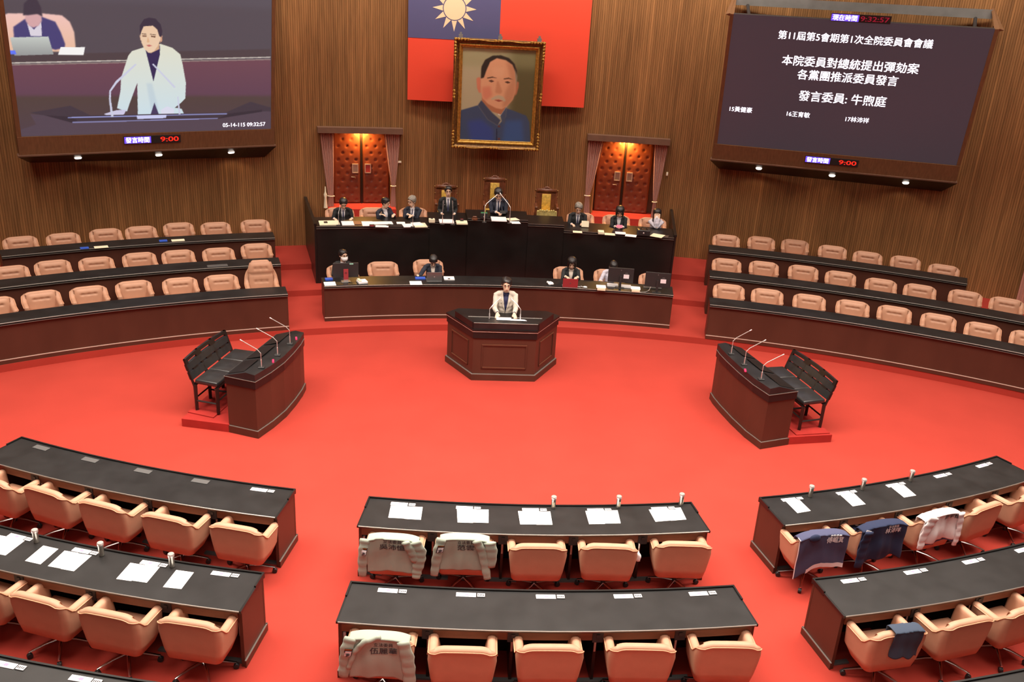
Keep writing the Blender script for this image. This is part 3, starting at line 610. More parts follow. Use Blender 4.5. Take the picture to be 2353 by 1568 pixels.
for k,l in FC.items():
    for i,(x,y) in enumerate(l):
        a=math.atan2(x,26.5-y)+rad(TW[k][i])
        blk=BN[k[0]]; row={'1':'front','2':'second'}[k[1]]; n=len(l)
        if k[0]=='L': pos=('nearest the aisle' if i==n-1 else '%s from the aisle'%ORD[n-1-i])
        elif k[0]=='R': pos=('nearest the aisle' if i==0 else '%s from the aisle'%ORD[i])
        else: pos='%s of five from the left'%ORD[i]
        lab='tan armchair, %s-row desk of the %s seating block, %s'%(row,blk,pos)
        CHP[(k,i)]=place_chair(x,y,0,a,lab,'tan armchairs of the seating blocks')
BC={('left','front','L'):(1.03-.89,[[-9.65,16.24],[-9.01,16.72],[-8.26,17.09],[-7.54,17.53],[-6.71,17.84],[-5.95,18.14]]),
('left','middle','L'):(.28,[[-10.06,17.79],[-9.43,18.28],[-8.67,18.62],[-7.93,19.08],[-7.19,19.39],[-6.39,19.69],[-5.65,20.17]]),
('left','rearmost','L'):(.42,[[-10.62,19.52],[-9.87,19.93],[-9.13,20.45],[-8.45,20.8],[-7.72,21.26],[-6.89,21.44],[-6.03,21.85]]),
('right','front','R'):(.14,[[5.12,18.74],[5.92,18.48],[6.77,18.18],[7.62,17.86],[8.42,17.56],[9.18,17.13],[9.88,16.64],[10.6,16.2]]),
('right','middle','R'):(.28,[[5.51,20.37],[6.39,20.24],[7.28,20.01],[8.04,19.62],[8.8,19.13],[9.56,18.78],[10.45,18.43],[11.16,17.99]]),
('right','rearmost','R'):(.42,[[5.99,22.19],[6.91,22.13],[7.75,21.95],[8.56,21.48],[9.28,21.01],[10.11,20.69],[10.76,20.05]])}
for (side,row,_),(z,l) in BC.items():
    n=len(l)
    for i,(x,y) in enumerate(l):
        ang=math.atan2(x-.5,y-.7); j=(n-i) if side=='left' else (i+1)
        if side=='left' and row=='front': j+=1
        lab='tan armchair, back rows %s of the rostrum, %s desk, %s from the aisle'%(side,row,ORD[j-1])
        place_chair(x+.07*math.sin(ang),y+.07*math.cos(ang),z,PI-ang,lab,'tan armchairs of the curved back rows')
place_chair(-5.16,18.30,.14,PI-math.atan2(-5.66,17.6),'high-backed tan armchair at the aisle end of the front back-row desk, left',None,True)
CKC=[[-3.57,19.35],[-2.7,19.71],[-1.68,20.02],[1.58,19.83],[2.52,19.74],[3.54,19.52]]
CKL=['tan armchair of the masked man behind the clerks desk','empty tan armchair at the clerks desk beside the masked man','tan armchair of the clerk with the grey laptop','tan armchair of the woman with the red laptop','tan armchair behind the left of two back-turned monitors','empty tan armchair behind the rightmost monitor of the clerks desk']
for (x,y),l in zip(CKC,CKL): place_chair(x,y-.1,.14,PI-math.atan2(x-.5,y-.7),l,'tan armchairs at the clerks desk')
OFC=[[-3.9,21.45],[-3.09,21.6],[-2.13,21.75],[2.08,21.95],[2.98,21.85],[3.88,21.7]]
OFL=['tan armchair of the leftmost official on the rostrum wing','tan armchair turned beside the man looking right, left rostrum wing','tan armchair of the grey-haired man on the left rostrum wing','tan armchair of the man reading on the right rostrum wing','tan armchair of the bob-haired woman on the right rostrum wing','tan armchair of the woman in white on the right rostrum wing']
for (x,y),l in zip(OFC,OFL): place_chair(x,y,.92,PI-math.atan2(x-.5,y-.7),l,'tan armchairs on the rostrum wings')

# ---------------------------------------------------------------- carved thrones
def throne(x,y,z,ang,H,label):
    root=empty('throne_chair',(x,y,z),PI-ang,label,'chair','carved thrones of the rostrum'); r=M['rosewood']
    for sx in (-1,1):
        bm=NB(); box(bm,sx*.27-.03,sx*.27+.03,.2,.26,0,.66); obj('leg',bm,r,root)
        bm=NB(); box(bm,sx*.27-.03,sx*.27+.03,-.27,-.21,0,.45); obj('leg',bm,r,root)
        bm=NB(); box(bm,sx*.27-.035,sx*.27+.035,-.24,.27,.66,.71); bevel(bm,.01,1); obj('armrest',bm,r,root)
        bm=NB(); tube(bm,[(sx*.255,-.24,.45),(sx*.255,-.27,.9),(sx*.24,-.3,H-.12)],[.028,.03,.028],n=8); p=obj('back_post',bm,r,root,True)
        bm=NB(); ball(bm,(sx*.275,-.3,H-.11),.032,8); ball(bm,(sx*.275,-.26,.86),.024,8); obj('finial',bm,M['gold_d'],p,'all')
        bm=NB()
        for q in range(5): ball(bm,(sx*(.19+.02*(q%2)),-.275,.62+q*.1),(.035,.018,.045),8)
        obj('carved_scroll',bm,r,root,'all')
    bm=NB(); box(bm,-.29,.29,-.26,.27,.40,.46); bevel(bm,.01,1); obj('seat_frame',bm,r,root)
    bm=NB(); box(bm,-.25,.25,-.22,.25,.46,.52); bevel(bm,.02,2); obj('seat_cushion',bm,M['gild'],root,True)
    bm=NB(); box(bm,-.23,.23,-.30,-.26,.5,H-.13); obj('back_panel',bm,r,root)
    bm=NB(); box(bm,-.115,.115,-.265,-.225,.5,H-.19); bevel(bm,.012,2); obj('back_cushion',bm,M['gild'],root,True)
    bm=NB()
    for i in range(15):
        t=-1+2*i/14; ball(bm,(t*.25,-.29,H-.09+.07*math.cos(t*PI*1.1)*.8),(.034,.022,.034),8)
    for t in (-.14,.14): 
        pts=[(t+.05*math.cos(q),-.275,H-.1+.035*math.sin(q)) for q in [i*.5 for i in range(14)]]; tube(bm,pts,.010,(0,1,0),5)
    box(bm,-.26,.26,-.31,-.26,H-.17,H-.06)
    obj('crest_rail',bm,r,root,'all')
    return root
throne(-1.31,22.15,1.2,math.atan2(-1.81,21.4),1.13,'carved rosewood throne behind the seated man left of the presiding seat')
throne(-.09,22.2,1.2,math.atan2(-.59,21.5),1.36,'tallest carved rosewood throne with gold back cushion, behind the presiding seat')
th=throne(1.23,22.2,1.2,math.atan2(.73,21.4),1.13,'empty carved throne with gold back cushion and gold brocade drape')
bm=NB(); box(bm,-.255,.255,.275,.30,.40,.60); 
for i in range(9):
    t=-1+i/4; ball(bm,(t*.225,.29,.60+.03*abs(math.cos(t*PI*1.5))),(.03,.018,.035),8)
obj('brocade_drape',bm,M['gildp'],th,35)

# ---------------------------------------------------------------- speaking podium
pod=empty('podium',label='mahogany speaking podium with black slanted top in the middle of the red floor',cat='podium')
base=[(-1.19,16.28),(-.68,15.39),(.53,15.40),(1.03,16.30),(.80,16.55),(-.95,16.55)]
def inset(poly,d):
    n=len(poly); cx=sum(p[0] for p in poly)/n; cy=sum(p[1] for p in poly)/n; out=[]
    for i in range(n):
        p0,p1,p2=[Vector(poly[(i+k)%n]) for k in (-1,0,1)]
        e1=(p1-p0).normalized(); e2=(p2-p1).normalized(); n1=Vector((e1.y,-e1.x)); n2=Vector((e2.y,-e2.x))
        if n1.dot(Vector((cx,cy))-p1)<0: n1=-n1
        if n2.dot(Vector((cx,cy))-p1)<0: n2=-n2
        b=(n1+n2); out.append(tuple(p1+b*d/(1+n1.dot(n2))))
    return out
def shellprism(name,poly,z0,z1,m,par):
    bm=NB(); prism(bm,poly,z0,z1); return obj(name,bm,M[m] if isinstance(m,str) else m,par)
shellprism('plinth',base,0,.12,'brown',pod); shellprism('plinth_strip',inset(base,.004),.12,.13,'edge',pod)
shellprism('body',inset(base,.03),.13,.85,'brown',pod)
shellprism('black_band',inset(base,.012),.85,.98,'black',pod); shellprism('band_strip',inset(base,.002),.98,.992,'line',pod)
shellprism('ledge_top',inset(base,.0),.992,1.03,'black',pod)
# slanted reading desk between two cheeks
front=[(-.665,15.41),(.525,15.42)]; rear=[(-.86,15.99),(.72,16.01)]
bm=NB(); v=[bm.verts.new(p) for p in ((front[0][0],front[0][1],1.03),(front[1][0],front[1][1],1.03),(rear[1][0],rear[1][1],1.03),(rear[0][0],rear[0][1],1.03),(front[0][0],front[0][1],1.15),(front[1][0],front[1][1],1.15),(rear[1][0],rear[1][1],1.06),(rear[0][0],rear[0][1],1.06))]
for f in ((0,3,2,1),(4,5,6,7),(0,1,5,4),(1,2,6,5),(2,3,7,6),(3,0,4,7)): bm.faces.new([v[i] for i in f])
obj('reading_desk',bm,M['top'],pod)
bm=NB(); v0=Vector((*rear[0],1.062)); v1=Vector((*rear[1],1.062)); tube(bm,[v0,v1],.008,(0,0,1),6); obj('rear_strip',bm,M['edge'],pod)
bm=NB(); tube(bm,[(front[0][0],front[0][1],1.152),(front[1][0],front[1][1],1.152)],.007,(0,0,1),6); obj('front_strip',bm,M['edge'],pod)
for s,(fx,rx) in enumerate(((front[0],rear[0]),(front[1],rear[1]))):
    sg=(-1,1)[s]; a=Vector(fx); b=Vector(rx); 
    bm=NB(); prism(bm,[tuple(a),tuple(b),tuple(b+Vector((sg*.16,.03))),tuple(a+Vector((sg*.03,.02)))],1.03,1.16); obj('side_cheek',bm,M['black'],pod)
bp=inset(base,.028)
for i,(w0,w1,z0,z1) in enumerate(((.18,.82,.24,.72),(.14,.86,.24,.70),(.18,.82,.24,.72))):
    p=Vector(bp[i]); q=Vector(bp[i+1]); e=q-p; n=Vector((e.y,-e.x)).normalized(); 
    if n.y>0: n=-n
    a=p+e*w0; b=p+e*w1; fr=empty('raised_panel'); fr.parent=pod
    def bar(s,t,za,zb,nm,mt='brown'):
        bm=NB(); prism(bm,[tuple(s-n*.01),tuple(t-n*.01),tuple(t+n*.012),tuple(s+n*.012)],za,zb); obj(nm,bm,M[mt],fr)
    e1=e.normalized(); bar(a,b,z1,z1+.02,'panel_moulding'); bar(a,b,z0,z0+.02,'panel_moulding'); bar(a,a+e1*.02,z0,z1,'panel_moulding'); bar(b-e1*.02,b,z0,z1,'panel_moulding')
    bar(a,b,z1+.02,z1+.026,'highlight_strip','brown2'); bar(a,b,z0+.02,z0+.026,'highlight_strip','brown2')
def gooseneck(base,stem,mid,tip,label,r=.007,foot=True,name='gooseneck_microphone'):
    root=empty(name,base,label=label,cat='microphone',group='silver gooseneck microphones'); b=Vector(base); rel=lambda p: Vector(p)-b
    if foot: bm=NB(); box(bm,-.05,.05,-.04,.04,-.004,.016); bevel(bm,.006,1); obj('foot',bm,M['blk'],root)
    s=rel(stem); m=rel(mid); t=rel(tip); bm=NB(); tube(bm,[(0,0,.0),tuple(s*.55)],r*1.25,n=6); obj('lower_stem',bm,M['silver'],root,True)
    pts=[s*.5,s]+[s.lerp(m,q)*(1-q)+m*q for q in (.5,)]+[m,t]
    bm=NB(); tube(bm,pts,r*.8,n=6); obj('gooseneck',bm,M['silver'],root,True)
    bm=NB(); tube(bm,[m.lerp(t,.86),t],[r*1.1,r*1.5],n=8); obj('capsule',bm,M['silver'],root,True); return root
gooseneck((-.37,15.80,1.10),(-.37,15.80,1.30),(-.30,15.86,1.37),(-.16,15.98,1.47),'silver gooseneck microphone on the podium, at the speaker\'s right hand',.009,False)
gooseneck((.22,15.82,1.10),(.22,15.82,1.30),(.16,15.87,1.37),(.02,15.98,1.47),'silver gooseneck microphone on the podium, at the speaker\'s left hand',.009,False)
bm=NB(); prism(bm,[(-.24,15.70),(.06,15.70),(.05,15.94),(-.23,15.94)],0,.004)
Mt=Matrix.Translation((0,15.7,1.118))@Matrix.Rotation(rad(-8.8),4,'X')@Matrix.Translation((0,-15.7,0))
for v in bm.verts: v.co=Mt@v.co
tag(obj('paper_sheet',bm,M['paper']),'white sheets under the speaker\'s hands on the podium','paper')
bm=NB(); prism(bm,[(.02,15.68),(.34,15.69),(.30,15.8),(.03,15.84)],0,.003)
for v in bm.verts: v.co=Mt@v.co
tag(obj('paper_sheet',bm,M['paper']),'white sheet trailing to the right on the podium, beyond the hands','paper')

# ---------------------------------------------------------------- question booths, benches and their platforms
def booth(sgn,near,rearn,rearf,curve,label,mics,lamps):
    root=empty('side_booth',label=label,cat='booth',group='mahogany side booths with three microphones')
    poly=[near]+curve+[rearf,rearn]
    shellprism('plinth',poly,0,.12,'brown',root); shellprism('plinth_strip',inset(poly,.004),.12,.128,'edge',root)
    shellprism('body',inset(poly,.02),.128,.86,'brown',root); shellprism('black_band',inset(poly,.004),.86,.985,'black',root); shellprism('band_strip',inset(poly,-.003),.985,.993,'edge',root)
    # slanted top: high at the front, falling towards the seats
    ip=inset(poly,.006); n=len(curve)+1; fr=ip[:n]; rf,rn=ip[n],ip[n+1]
    rear=[Vector(rn).lerp(Vector(rf),i/(n-1)) for i in range(n)]
    bm=NB(); R=[]
    for i in range(n):
        f=Vector(fr[i]); r=rear[i]; m=f.lerp(r,.30)
        R.append([bm.verts.new((f.x,f.y,.993)),bm.verts.new((f.x,f.y,1.105)),bm.verts.new((m.x,m.y,1.12)),bm.verts.new((r.x,r.y,1.0)),bm.verts.new((r.x,r.y,.993))])
    for i in range(n-1):
        for j in range(5): bm.faces.new((R[i][j],R[i][(j+1)%5],R[i+1][(j+1)%5],R[i+1][j]))
    bm.faces.new(R[0]); bm.faces.new(list(reversed(R[-1]))); bmesh.ops.recalc_face_normals(bm,faces=bm.faces[:]); obj('slanted_top',bm,M['top'],root,25)
    # three recessed writing fields
    for k in range(3):
        t0,t1=(k+.08)/3,(k+.92)/3; q=lambda t,d: Vector(rn).lerp(Vector(rf),t).lerp(Vector(fr[0]).lerp(Vector(fr[-1]),t),d)
        bm=NB(); vs=[]
        for (t,d) in ((t0,.08),(t1,.08),(t1,.60),(t0,.60)):
            p=q(t,d); z=1.0+.12*d/.7+.004; vs.append(bm.verts.new((p.x,p.y,z)))
        bm.faces.new(vs); bmesh.ops.recalc_face_normals(bm,faces=bm.faces[:]); g=bmesh.ops.extrude_face_region(bm,geom=bm.faces[:]); bmesh.ops.translate(bm,verts=[v for v in g['geom'] if isinstance(v,bmesh.types.BMVert)],vec=(0,0,.004)); obj('writing_field',bm,M['black'],root)
    for (x,y) in lamps:
        bm=NB(); Mx=Matrix.Translation((x,y,1.118))@Matrix.Rotation(sgn*rad(-12),4,'Z'); obox(bm,Mx,.03,.10,.02); obj('red_indicator',bm,M['redlamp'],root)
    for i,(b,t) in enumerate(mics):
        bx,by=b; tx,ty=t; w_=('nearest','middle','farthest')[i]
        gooseneck((bx,by,1.115),(bx,by,1.36),(bx+(tx-bx)*.18,by+(ty-by)*.18,1.42),(tx,ty,1.56),'%s of three gooseneck microphones on the %s side booth'%(w_,('left','','right')[sgn+1]),.0075)
    return root
booth(-1,(-4.10,12.85),(-4.63,13.06),(-4.18,14.92),[(-3.93,13.25),(-3.80,13.66),(-3.72,14.1),(-3.67,14.5),(-3.66,14.78)],'mahogany side booth standing on the red floor left of the podium',
 [((-4.06,13.15),(-4.38,13.2)),((-3.91,13.68),(-4.24,13.72)),((-3.80,14.19),(-4.13,14.24))],[(-3.93,13.42),(-3.74,14.45)])
booth(1,(4.11,12.88),(4.66,13.07),(4.27,14.95),[(3.97,13.3),(3.87,13.8),(3.80,14.3),(3.77,14.62),(3.77,14.85)],'mahogany side booth standing on the red floor right of the podium',
 [((4.07,13.24),(4.40,13.28)),((3.97,13.86),(4.30,13.92)),((3.88,14.34),(4.2,14.4))],[(3.91,13.6)])
def bar_bench(n0,n1,f0,f1,label,z0,plat,mat_):
    """n0 = near front leg, n1 = near back leg, f0/f1 = far ones"""
    root=empty('bar_bench',label=label,cat='bench',group='black three-seat bar benches'); n0,n1,f0,f1=[Vector((*p,0)) for p in (n0,n1,f0,f1)]
    def at(t,d): return n0.lerp(f0,t).lerp(n1.lerp(f1,t),d)
    U=(f0-n0).normalized(); D=(n1-n0).normalized(); zs=z0+.51
    for k in range(4):
        t=k/3
        for d in (0,1):
            p=at(.02+.96*t,d); bm=NB(); e=Vector((0,0,0)) if d==0 else D*.03
            tube(bm,[p+Vector((0,0,z0)),p+Vector((0,0,zs-.05))],[(.034,.034),(.042,.042)],D,4,0); obj('leg',bm,M['bwood'],root)
        a=at(.02+.96*t,0); b=at(.02+.96*t,1); bm=NB(); tube(bm,[a+Vector((0,0,z0+.17)),b+Vector((0,0,z0+.17))],[(.018,.018)]*2,(0,0,1),4,0); obj('stretcher',bm,M['bwood'],root)
    for d in (0,1):
        a=at(.02,d); b=at(.98,d); bm=NB(); tube(bm,[a+Vector((0,0,z0+.22)),b+Vector((0,0,z0+.22))],[(.018,.018)]*2,(0,0,1),4,0); obj('long_rail',bm,M['bwood'],root)
        bm=NB(); tube(bm,[a+Vector((0,0,zs-.05)),b+Vector((0,0,zs-.05))],[(.04,.02)]*2,(0,0,1),4,0); obj('seat_rail',bm,M['bwood'],root)
    for k in range(3):
        p=[at((k+.01)/3,-.06),at((k+.99)/3,-.06),at((k+.99)/3,.97),at((k+.01)/3,.97)]
        bm=NB(); prism(bm,[tuple(q.xy) for q in p],zs-.03,zs+.05); bevel(bm,.025,3); obj('seat_pad',bm,M['bleather'],root,'all')
    # curved backrest with six slots
    H0,H1=zs+.02,zs+.37; N=30
    def bp(t,z): 
        bow=.05*(1-(2*t-1)**2); lean=.12*(z-H0)/(H1-H0); return at(t,1.0)+D*(.02+lean+bow*(z-H0)/(H1-H0))+Vector((0,0,z))
    def slab(t0,t1,za,zb,nm,m='bwood',th=.035):
        bm=NB(); n=max(2,int((t1-t0)*14)); rings=[]
        for i in range(n+1):
            t=t0+(t1-t0)*i/n; rings.append([bm.verts.new(q) for q in (bp(t,za),bp(t,zb),bp(t,zb)+D*th,bp(t,za)+D*th)])
        for i in range(n):
            for j in range(4): bm.faces.new((rings[i][j],rings[i][(j+1)%4],rings[i+1][(j+1)%4],rings[i+1][j]))
        bm.faces.new(rings[0]); bm.faces.new(list(reversed(rings[-1]))); bmesh.ops.recalc_face_normals(bm,faces=bm.faces[:]); return obj(nm,bm,M[m],root,30)
    slab(0,1,H1-.05,H1,'top_rail'); slab(0,1,H1-.19,H1-.09,'pad_rail','bleather',.05); slab(0,1,H0+.01,H1-.22,'pad_rail','bleather',.05)
    for t in (0,.3333,.6667,.98): slab(t-.0 if t==0 else t-.02,t+.02,H0-.1,H1,'back_post')
    for k in range(3): [slab(a_,b_,za,zb_,'slot_bar') for a_,b_,za,zb_ in ((max(0,k/3-.06),k/3+.06,H1-.09,H1-.05),(k/3+.11,k/3+.22,H1-.22,H1-.19))]
    bm=NB(); prism(bm,plat,0,.14); tag(obj('booth_platform',bm,M['carpet2']),label.replace('black three-seat bar bench','low red-carpeted platform').replace('standing','lying'),'platform')
    bm=NB(); prism(bm,mat_,.14,.158); tag(obj('carpet_pad',bm,M['carpet2']),'thin red carpet pad under the bar bench %s'%label.split('bench ')[1].replace('standing ',''),'mat')
    return root
bar_bench((-4.86,13.37),(-5.24,13.5),(-4.53,14.80),(-4.93,14.90),'black three-seat bar bench standing behind the left side booth',.158,[(-5.40,13.22),(-4.60,13.05),(-4.2,14.92),(-4.25,15.35),(-4.95,15.45)],[(-5.36,13.44),(-4.9,13.26),(-4.5,14.95),(-5.,15.05)])
bar_bench((4.92,13.30),(5.33,13.42),(4.66,14.78),(5.08,14.86),'black three-seat bar bench standing behind the right side booth',.142,[(5.45,13.2),(4.63,13.07),(4.27,14.95),(4.3,15.3),(5.1,15.4)],[(5.42,13.24),(4.8,13.14),(4.5,14.9),(5.1,15.05)])
# ---------------------------------------------------------------- flag, portrait, screens
fl=empty('flag',label='large flat red flag with blue canton and pale twelve-rayed sun on the wall',cat='flag')
f0=Vector((-2.38,23.30,0)); f1=Vector((2.14,23.40,0)); fu=(f1-f0).normalized(); fn=Vector((fu.y,-fu.x,0))
def fq(u,z,d=0): p=f0+fu*u+fn*d; return (p.x,p.y,z)
def fslab(name,u0,u1,z0,z1,d0,d1,m):
    bm=NB(); v=[bm.verts.new(fq(u,z,d)) for d in (d0,d1) for z in (z0,z1) for u in (u0,u1)]
    for f in ((0,1,3,2),(4,6,7,5),(0,4,5,1),(2,3,7,6),(0,2,6,4),(1,5,7,3)): bm.faces.new([v[i] for i in f])
    bmesh.ops.recalc_face_normals(bm,faces=bm.faces[:]); return obj(name,bm,m,fl)
fslab('red_field',0,4.521,4.23,7.24,0,.03,M['flagred']); fslab('blue_canton',0,2.262,5.73,7.24,.03,.036,M['flagblue'])
su,sz=1.13,6.46
def fpoly(name,pts,d,m,par):
    bm=NB(); a=[bm.verts.new(fq(u,z,d)) for u,z in pts]; b=[bm.verts.new(fq(u,z,d+.004)) for u,z in pts]
    bm.faces.new(b); bm.faces.new(list(reversed(a)))
    for i in range(len(pts)): bm.faces.new((a[i],a[(i+1)%len(pts)],b[(i+1)%len(pts)],b[i]))
    bmesh.ops.recalc_face_normals(bm,faces=bm.faces[:]); return obj(name,bm,m,par)
sun=fpoly('sun_disc',[(su+.268*math.cos(2*PI*k/48),sz+.268*math.sin(2*PI*k/48)) for k in range(48)],.036,M['flagwhite'],fl)
for k in range(12):
    a=2*PI*k/12; pts=[(su+.290*math.cos(a-.235),sz+.290*math.sin(a-.235)),(su+.290*math.cos(a),sz+.292*math.sin(a)),(su+.290*math.cos(a+.235),sz+.290*math.sin(a+.235)),(su+.54*math.cos(a),sz+.54*math.sin(a))]
    fpoly('sun_ray',pts,.036,M['flagwhite'],fl)
# painted pictures ------------------------------------------------------
def lin(c): c=np.array(c)/255.; return np.where(c<=.04045,c/12.92,((c+.055)/1.055)**2.4)
class Paint:
    def __init__(s,w,h,bg):
        s.w,s.h=w,h; s.ss=2; X,Y=np.meshgrid((np.arange(w*2)+.5)/(w*2),(np.arange(h*2)+.5)/(h*2)); s.X,s.Y=X,Y
        s.img=np.zeros((h*2,w*2,3))+np.array(bg,float)
    def poly(s,pts,col,blur=0,alpha=1.,col2=None):
        P=np.array(pts,float); n=len(P); m=np.zeros(s.X.shape,bool)
        for i in range(n):
            x0,y0=P[i]; x1,y1=P[(i+1)%n]
            if y0==y1: continue
            c=((s.Y>=min(y0,y1))&(s.Y<max(y0,y1))); xi=(x1-x0)*(s.Y-y0)/(y1-y0)+x0; m^=(c&(s.X<xi))
        a=m.astype(float)
        for _ in range(3 if blur else 0): a=s._b(a,blur)
        a=a[...,None]*alpha; col=np.array(col,float)
        if col2 is not None:
            ys=P[:,1]; t=np.clip((s.Y-ys.min())/(ys.max()-ys.min()),0,1)[...,None]; col=col*t+np.array(col2,float)*(1-t)
        s.img=s.img*(1-a)+col*a
    def _b(s,a,r):
        for ax in (0,1):
            c=np.cumsum(np.pad(a,[(r+1,r) if k==ax else (0,0) for k in (0,1)],mode='edge'),axis=ax)
            a=(np.take(c,range(2*r+1,c.shape[ax]),axis=ax)-np.take(c,range(0,c.shape[ax]-2*r-1),axis=ax))/(2*r+1)
        return a
    def done(s): return s.img.reshape(s.h,2,s.w,2,3).mean((1,3))
def painted(name,img,fn,mat_,parent):
    h,w,_=img.shape; u=np.linspace(0,1,w); v=np.linspace(0,1,h)
    P=fn(u[None,:,None],v[:,None,None]).reshape(-1,3); idx=np.arange(h*w).reshape(h,w)
    F=np.stack([idx[:-1,:-1],idx[:-1,1:],idx[1:,1:],idx[1:,:-1]],-1).reshape(-1,4)
    me=bpy.data.meshes.new(name); me.from_pydata(P.tolist(),[],F.tolist()); ca=me.color_attributes.new('paint','FLOAT_COLOR','POINT')
    col=np.concatenate([lin(img.reshape(-1,3)),np.ones((h*w,1))],1); ca.data.foreach_set('color',col.ravel()); return link(name,me,mat_,parent)
def portrait_img():
    p=Paint(150,186,(150,146,118)); D=POR
    p.poly([(0,0),(.62,0),(.55,1.1),(0,1.1)],(186,176,142),12,.7)
    p.poly(D['bgr'],(84,80,48),14,.9); p.poly([(0,.8),(1,.8),(1,1.1),(0,1.1)],(146,146,104),12,.55)
    p.poly(D['neck'],(176,116,82),1); p.poly(D['tunic'],(60,78,108),1); p.poly(D['blue1'],(50,74,150),7,.8); p.poly(D['blue2'],(56,92,150),7,.8)
    p.poly(D['earl'],(205,128,98),1); p.poly(D['earr'],(176,112,80),1); p.poly(D['face'],(216,162,124),1); p.poly(D['shade'],(172,116,84),5,.55); p.poly(D['cheek'],(206,116,92),4,.6)
    p.poly([(.42,.80),(.58,.80),(.56,.70),(.42,.70)],(222,172,134),5,.7)
    p.poly(D['hair'],(44,40,34),1); p.poly([(.72,.80),(.76,.72),(.755,.60),(.735,.70)],(150,142,120),1,.8)
    p.poly(D['brl'],(70,50,38),0,.8); p.poly(D['brr'],(80,56,42),0,.8); p.poly(D['eyl'],(70,48,38),0,.85); p.poly(D['eyr'],(60,40,30),0,.85)
    p.poly(D['nose'],(186,126,90),2,.6); p.poly(D['mouth'],(150,72,58),0,.9); p.poly(D['mous'],(186,172,142),1,.95)
    p.poly(D['white'],(220,220,210),0,.9); p.poly(D['coll'],(62,74,96),1); p.poly(D['colr'],(70,84,108),1); p.poly(D['line'],(28,36,60),0,.8)
    p.poly(D['b1'],(96,60,58)); p.poly(D['b2'],(96,60,58)); return p.done()
def video_img():
    p=Paint(430,246,(84,76,84)); D=VID; q=p.poly
    q([(0,.9),(1,.9),(1,1.3),(0,1.3)],(92,86,96),8,.6)
    q(D['chair'],(244,198,190),1,1,(236,190,160)); q(D['cjacket'],(70,66,118),1); q(D['cshirt'],(222,214,226)); q(D['cface'],(216,168,170),1); q(D['chair2'],(62,54,68),1); q([(.092,1.02),(.11,1.02),(.108,.97),(.095,.97)],(170,176,200),1,.8)
    q(D['counter'],(78,66,70),1); q(D['low'],(112,72,84),1,1,(96,66,84)); q(D['low2'],(82,66,62),4,1,(80,64,74)); q(D['line1'],(206,196,186)); q(D['line2'],(150,130,126))
    q(D['laptop'],(200,206,200),0,1,(150,152,152)); q(D['paper'],(250,248,246)); q(D['blue'],(96,120,250))
    q(D['sj'],(228,226,206),0,1,(206,226,236)); q([(.478,.36),(.50,.36),(.52,.17),(.49,.17)],(176,196,214),2,.4); q(D['ss'],(50,42,84)); q(D['st'],(70,60,96))
    q(D['neck'],(214,172,136)); q(D['earl'],(224,180,150)); q(D['earr'],(214,160,130)); q(D['face'],(238,200,166),0,1,(238,206,176)); q(D['hair'],(58,50,66)); 
    q(D['brl'],(110,84,70)); q(D['brr'],(110,84,70)); q(D['eyel'],(110,74,56)); q(D['eyer'],(110,74,56)); q(D['nose'],(222,172,130),0,.8); q(D['mouth'],(196,108,104)); 
    q(D['hl'],(208,204,232)); q(D['hr'],(222,222,240)); q(D['pt'],(66,56,66),0); q(D['pf'],(84,70,82)); q(D['wing'],(54,46,56)); q(D['wing2'],(54,46,56)); q(D['l1'],(146,150,206)); q(D['l2'],(140,140,190)); q(D['pp'],(206,208,246))
    for k in ('m1','m2','m3'): q(D[k],(206,208,230))
    return p.done()
# portrait: gilt frame tilted a little forward
pt=empty('portrait',label='gilt-framed painted portrait of a moustached man in a blue tunic, over the flag',cat='painting')
po=Vector((-1.24,23.08,3.12)); pu=Vector((.9994,.03,0)).normalized(); pn0=Vector((pu.y,-pu.x,0)); tl=rad(2.5); pn=(pn0*math.cos(tl)-Vector((0,0,1))*math.sin(tl)); pv=pn.cross(pu); 
if pv.z<0: pv=-pv
PW,PH_=2.25,2.69
def pq(u,v,d): return po+pu*u+pv*v+pn*d
def frame_sweep(name,prof,m):
    """prof: [(inset, depth)]"""
    bm=NB(); R=[]
    for (i,d) in prof: R.append([bm.verts.new(pq(u,v,d)) for u,v in ((i,i),(PW-i,i),(PW-i,PH_-i),(i,PH_-i))])
    for a in range(len(R)-1):
        for k in range(4): bm.faces.new((R[a][k],R[a][(k+1)%4],R[a+1][(k+1)%4],R[a+1][k]))
    bmesh.ops.recalc_face_normals(bm,faces=bm.faces[:]); return obj(name,bm,m,pt)
frame_sweep('outer_moulding',[(0,0),(0,.09),(.02,.12),(.05,.125),(.07,.10)],M['gold_d'])
frame_sweep('cove_moulding',[(.065,.10),(.09,.07),(.12,.06),(.135,.08)],M['gold_d']); frame_sweep('inner_moulding',[(.13,.08),(.15,.095),(.17,.09),(.19,.06),(.21,.065),(.225,.04)],M['gold'])
bm=NB(); v=[bm.verts.new(pq(u,v_,0)) for u,v_ in ((.02,.02),(PW-.02,.02),(PW-.02,PH_-.02),(.02,PH_-.02))]; bm.faces.new(v); obj('back_board',bm,M['bwood'],pt)
bm=NB(); rr=random.Random(3)
def scroll(u,v,s): 
    pts=[tuple(pq(u+s*(1-i/16)*math.cos(i*.55),v+abs(s)*(1-i/16)*math.sin(i*.55),.125)) for i in range(14)]; tube(bm,pts,.011,tuple(pn),5)
